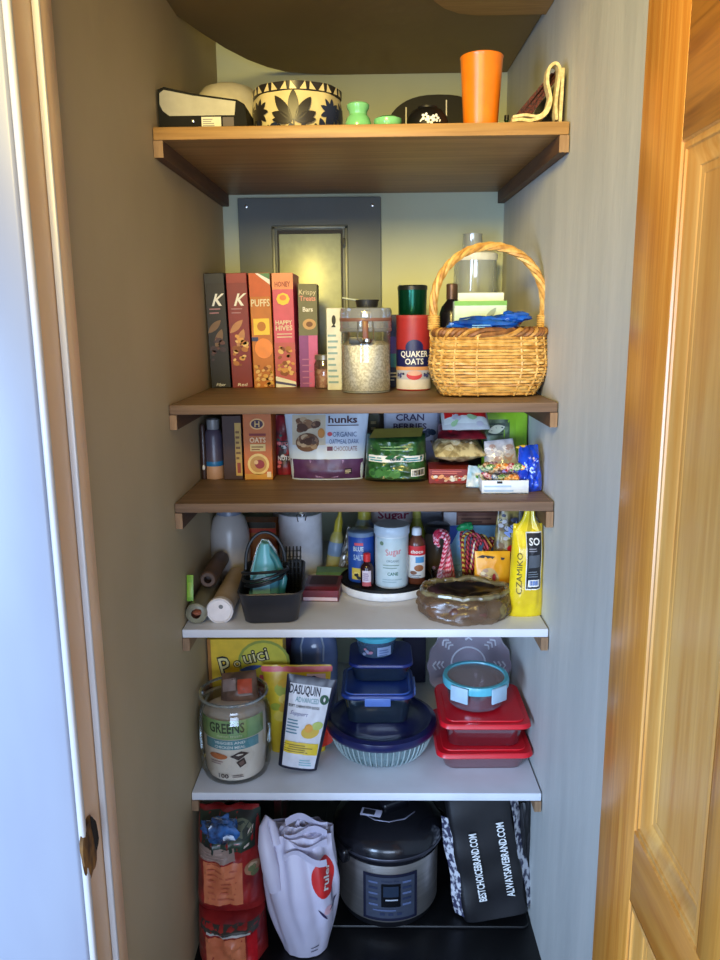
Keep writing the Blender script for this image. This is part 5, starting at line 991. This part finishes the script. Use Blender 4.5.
# dog food sacks, one on the other
def sack(label, loc, w_, h, d, sd, up, rot):
    mb = MB(); ml = M((160, 42, 40), .3, c2=(120, 26, 30), scale=14, coat=.3)
    S = pouch(mb, w_*.98, w_*(.86 if up else .94), h, d, ml, 'sack' if up else 'brick', 2.8, .016, sd, 30, 28)
    mb.rect(S, -.062, .04 if up else .02, .045, .160 if up else .11, M((206, 120, 80), .4, c2=(190, 100, 66), scale=12), 2, 12, 12)
    if up:
        mb.rect(S, -.080, .165, .025, .205, M((150, 128, 118), .4), 3, 12, 6); mb.bars(S, -.07, .17, .015, .2, 3, M((190, 160, 150)), 5, 3, .2)
        mb.rect(S, -.086, .190, .086, .278, M((44, 62, 48), .35, c2=(30, 34, 36), scale=16), 2, 16, 12); mb.spots(S, -.04, .21, .085, .27, 9, [M((66, 84, 56)), M((90, 96, 76)), M((36, 50, 44))], .016, .03, 4, 4)
        mb.ell(S, .068, .135, .018, .02, M((170, 120, 90)), 3, .4, 14, 2); mb.spots(S, .05, .11, .085, .16, 5, [M((110, 120, 80)), M((200, 170, 140))], .005, .010, 5, 2)
        mb.poly(S, [(.05, .20), (.062, .205), (.072, .25), (.06, .24)], M((206, 190, 180)), 6); mb.bars(S, -.05, .055, .035, .17, 7, M((186, 92, 64)), 4, 5, .25)
    else: mb.rect(S, -.09, .118, .09, .136, M((60, 56, 50)), 2, 14, 2); mb.rect(S, -.06, .116, .06, .122, M((180, 176, 170)), 4, 10, 2); mb.rect(S, .05, .02, .075, .115, RED, 3, 4, 10)
    return tag(mb.build('pet_food_sack'), label, 'sack', loc, rot)
sack('red pet food sack with an orange panel, lower one at the floor left corner', (-.375, -.022, z), .196, .145, .19, 63, False, (0, 0, radians(2)))
t = sack('red and dark green pet food sack stacked on the lower red one', (-.377, -.008, z+.1455), .192, .285, .17, 65, True, (radians(-4), 0, 0))
mb = MB(); mb.blob((0, 0, 0), (.045, .028, .034), M((60, 110, 176), .25, c2=(30, 40, 60), scale=30, coat=.5), 3, .5, 14, 2.6)
tag(mb.build('blue_wrapper'), 'crumpled blue plastic wrapper on top of the pet food sacks', 'wrapper', (-.385, -.07, z+.41))
carton('green_bag_box', 'narrow dark red and green box standing between the sacks and the white shopping bag', 'box', -.262, .14, z, .022, .20, .44, M((120, 40, 48), .4, c2=(60, 70, 50), scale=9), lambda mb, S, w_, h, d: mb.rect(S, -.008, .19, .008, .24, M((190, 180, 190)), 1))
# white shopping bag
t = thing('shopping_bag', 'white plastic shopping bag with a red round logo between the sacks and the cooker', 'shopping bag', (-.184, -.012, z)); wp = M((208, 204, 222), .42, c2=(196, 192, 212), scale=6)
def sb(a, b):
    th = 2*pi*a; c_, s_ = cos(th), sin(th)
    w_ = (.062+.040*sin(pi*min(1, b/.62)*.5) if b < .62 else .102-.012*((b-.62)/.38)); d_ = .05+.05*sin(pi*min(1, b/.6)*.5) if b < .6 else .10-.05*((b-.6)/.4)
    fold = .09*sin(9*th+5*b)*b**.6+.06*noise.noise(Vector((c_*3, s_*3, b*4)))+.035*sin(17*th+9*b)*b
    return (w_*c_*(1+fold*.7)+.010*(1-b), d_*s_*(1+fold), .003+.37*b)
mb = MB(); mb.surf(sb, 96, 26, wp); mb.surf(lambda a, b: (sb(a, 0)[0]*b, sb(a, 0)[1]*b, .003), 48, 2, wp)
mb.surf(lambda a, b: (sb(a, 1)[0]*b, sb(a, 1)[1]*b, .363+.02*(1-b)+.02*sin(14*b+3*a)*(1-b)), 96, 8, wp)
S = lambda u_, v_, o: (lambda p: (p[0]*(1+.012+o*8), p[1]*(1+.012+o*8), p[2]))(sb(.75+u_/(2*pi*.10), (v_-.003)/.36))
mb.ell(S, .078, .262, .040, .052, M((206, 40, 40), .4), 1, 0, 28, 6); mb.text(S, 'ruler', .082, .262, .026, WHITE, 4, 1.2, True, .062, .006)
for k, (u_, v_, r_) in enumerate(((.085, .165, .4), (.096, .185, 1.4), (.080, .14, 2.2), (.10, .15, .9))): mb.leaf(S, u_, v_, .045, .003, r_, M((50, 40, 80)), 2)
mb.leaf(S, .07, .16, .03, .014, .6, M((226, 180, 190)), 1); mb.bars(S, .03, .03, .07, .06, 2, M((90, 90, 110)), 2, 3, .25)
mb.build('bag_body', t)
mb = MB(); P = [(-.060, -.075, .24), (-.072, -.066, .30), (-.085, -.05, .36), (-.09, -.035, .40), (-.085, -.02, .415), (-.074, -.02, .40), (-.06, -.04, .35)]
mb.tube(P, [.02, .024, .022, .014, .010, .014, .018], wp, 9); mb.build('loop_handle', t)
mb = MB()
for k in range(4): mb.surf(lambda a, b, k=k: (-.035+.115*a, -.070+.022*k+.010*sin(6*a+2*k)-.012*b, .318+.022*k+.030*b+.008*sin(5*a+2*k)), 24, 5, wp)
mb.build('folded_mouth', t)
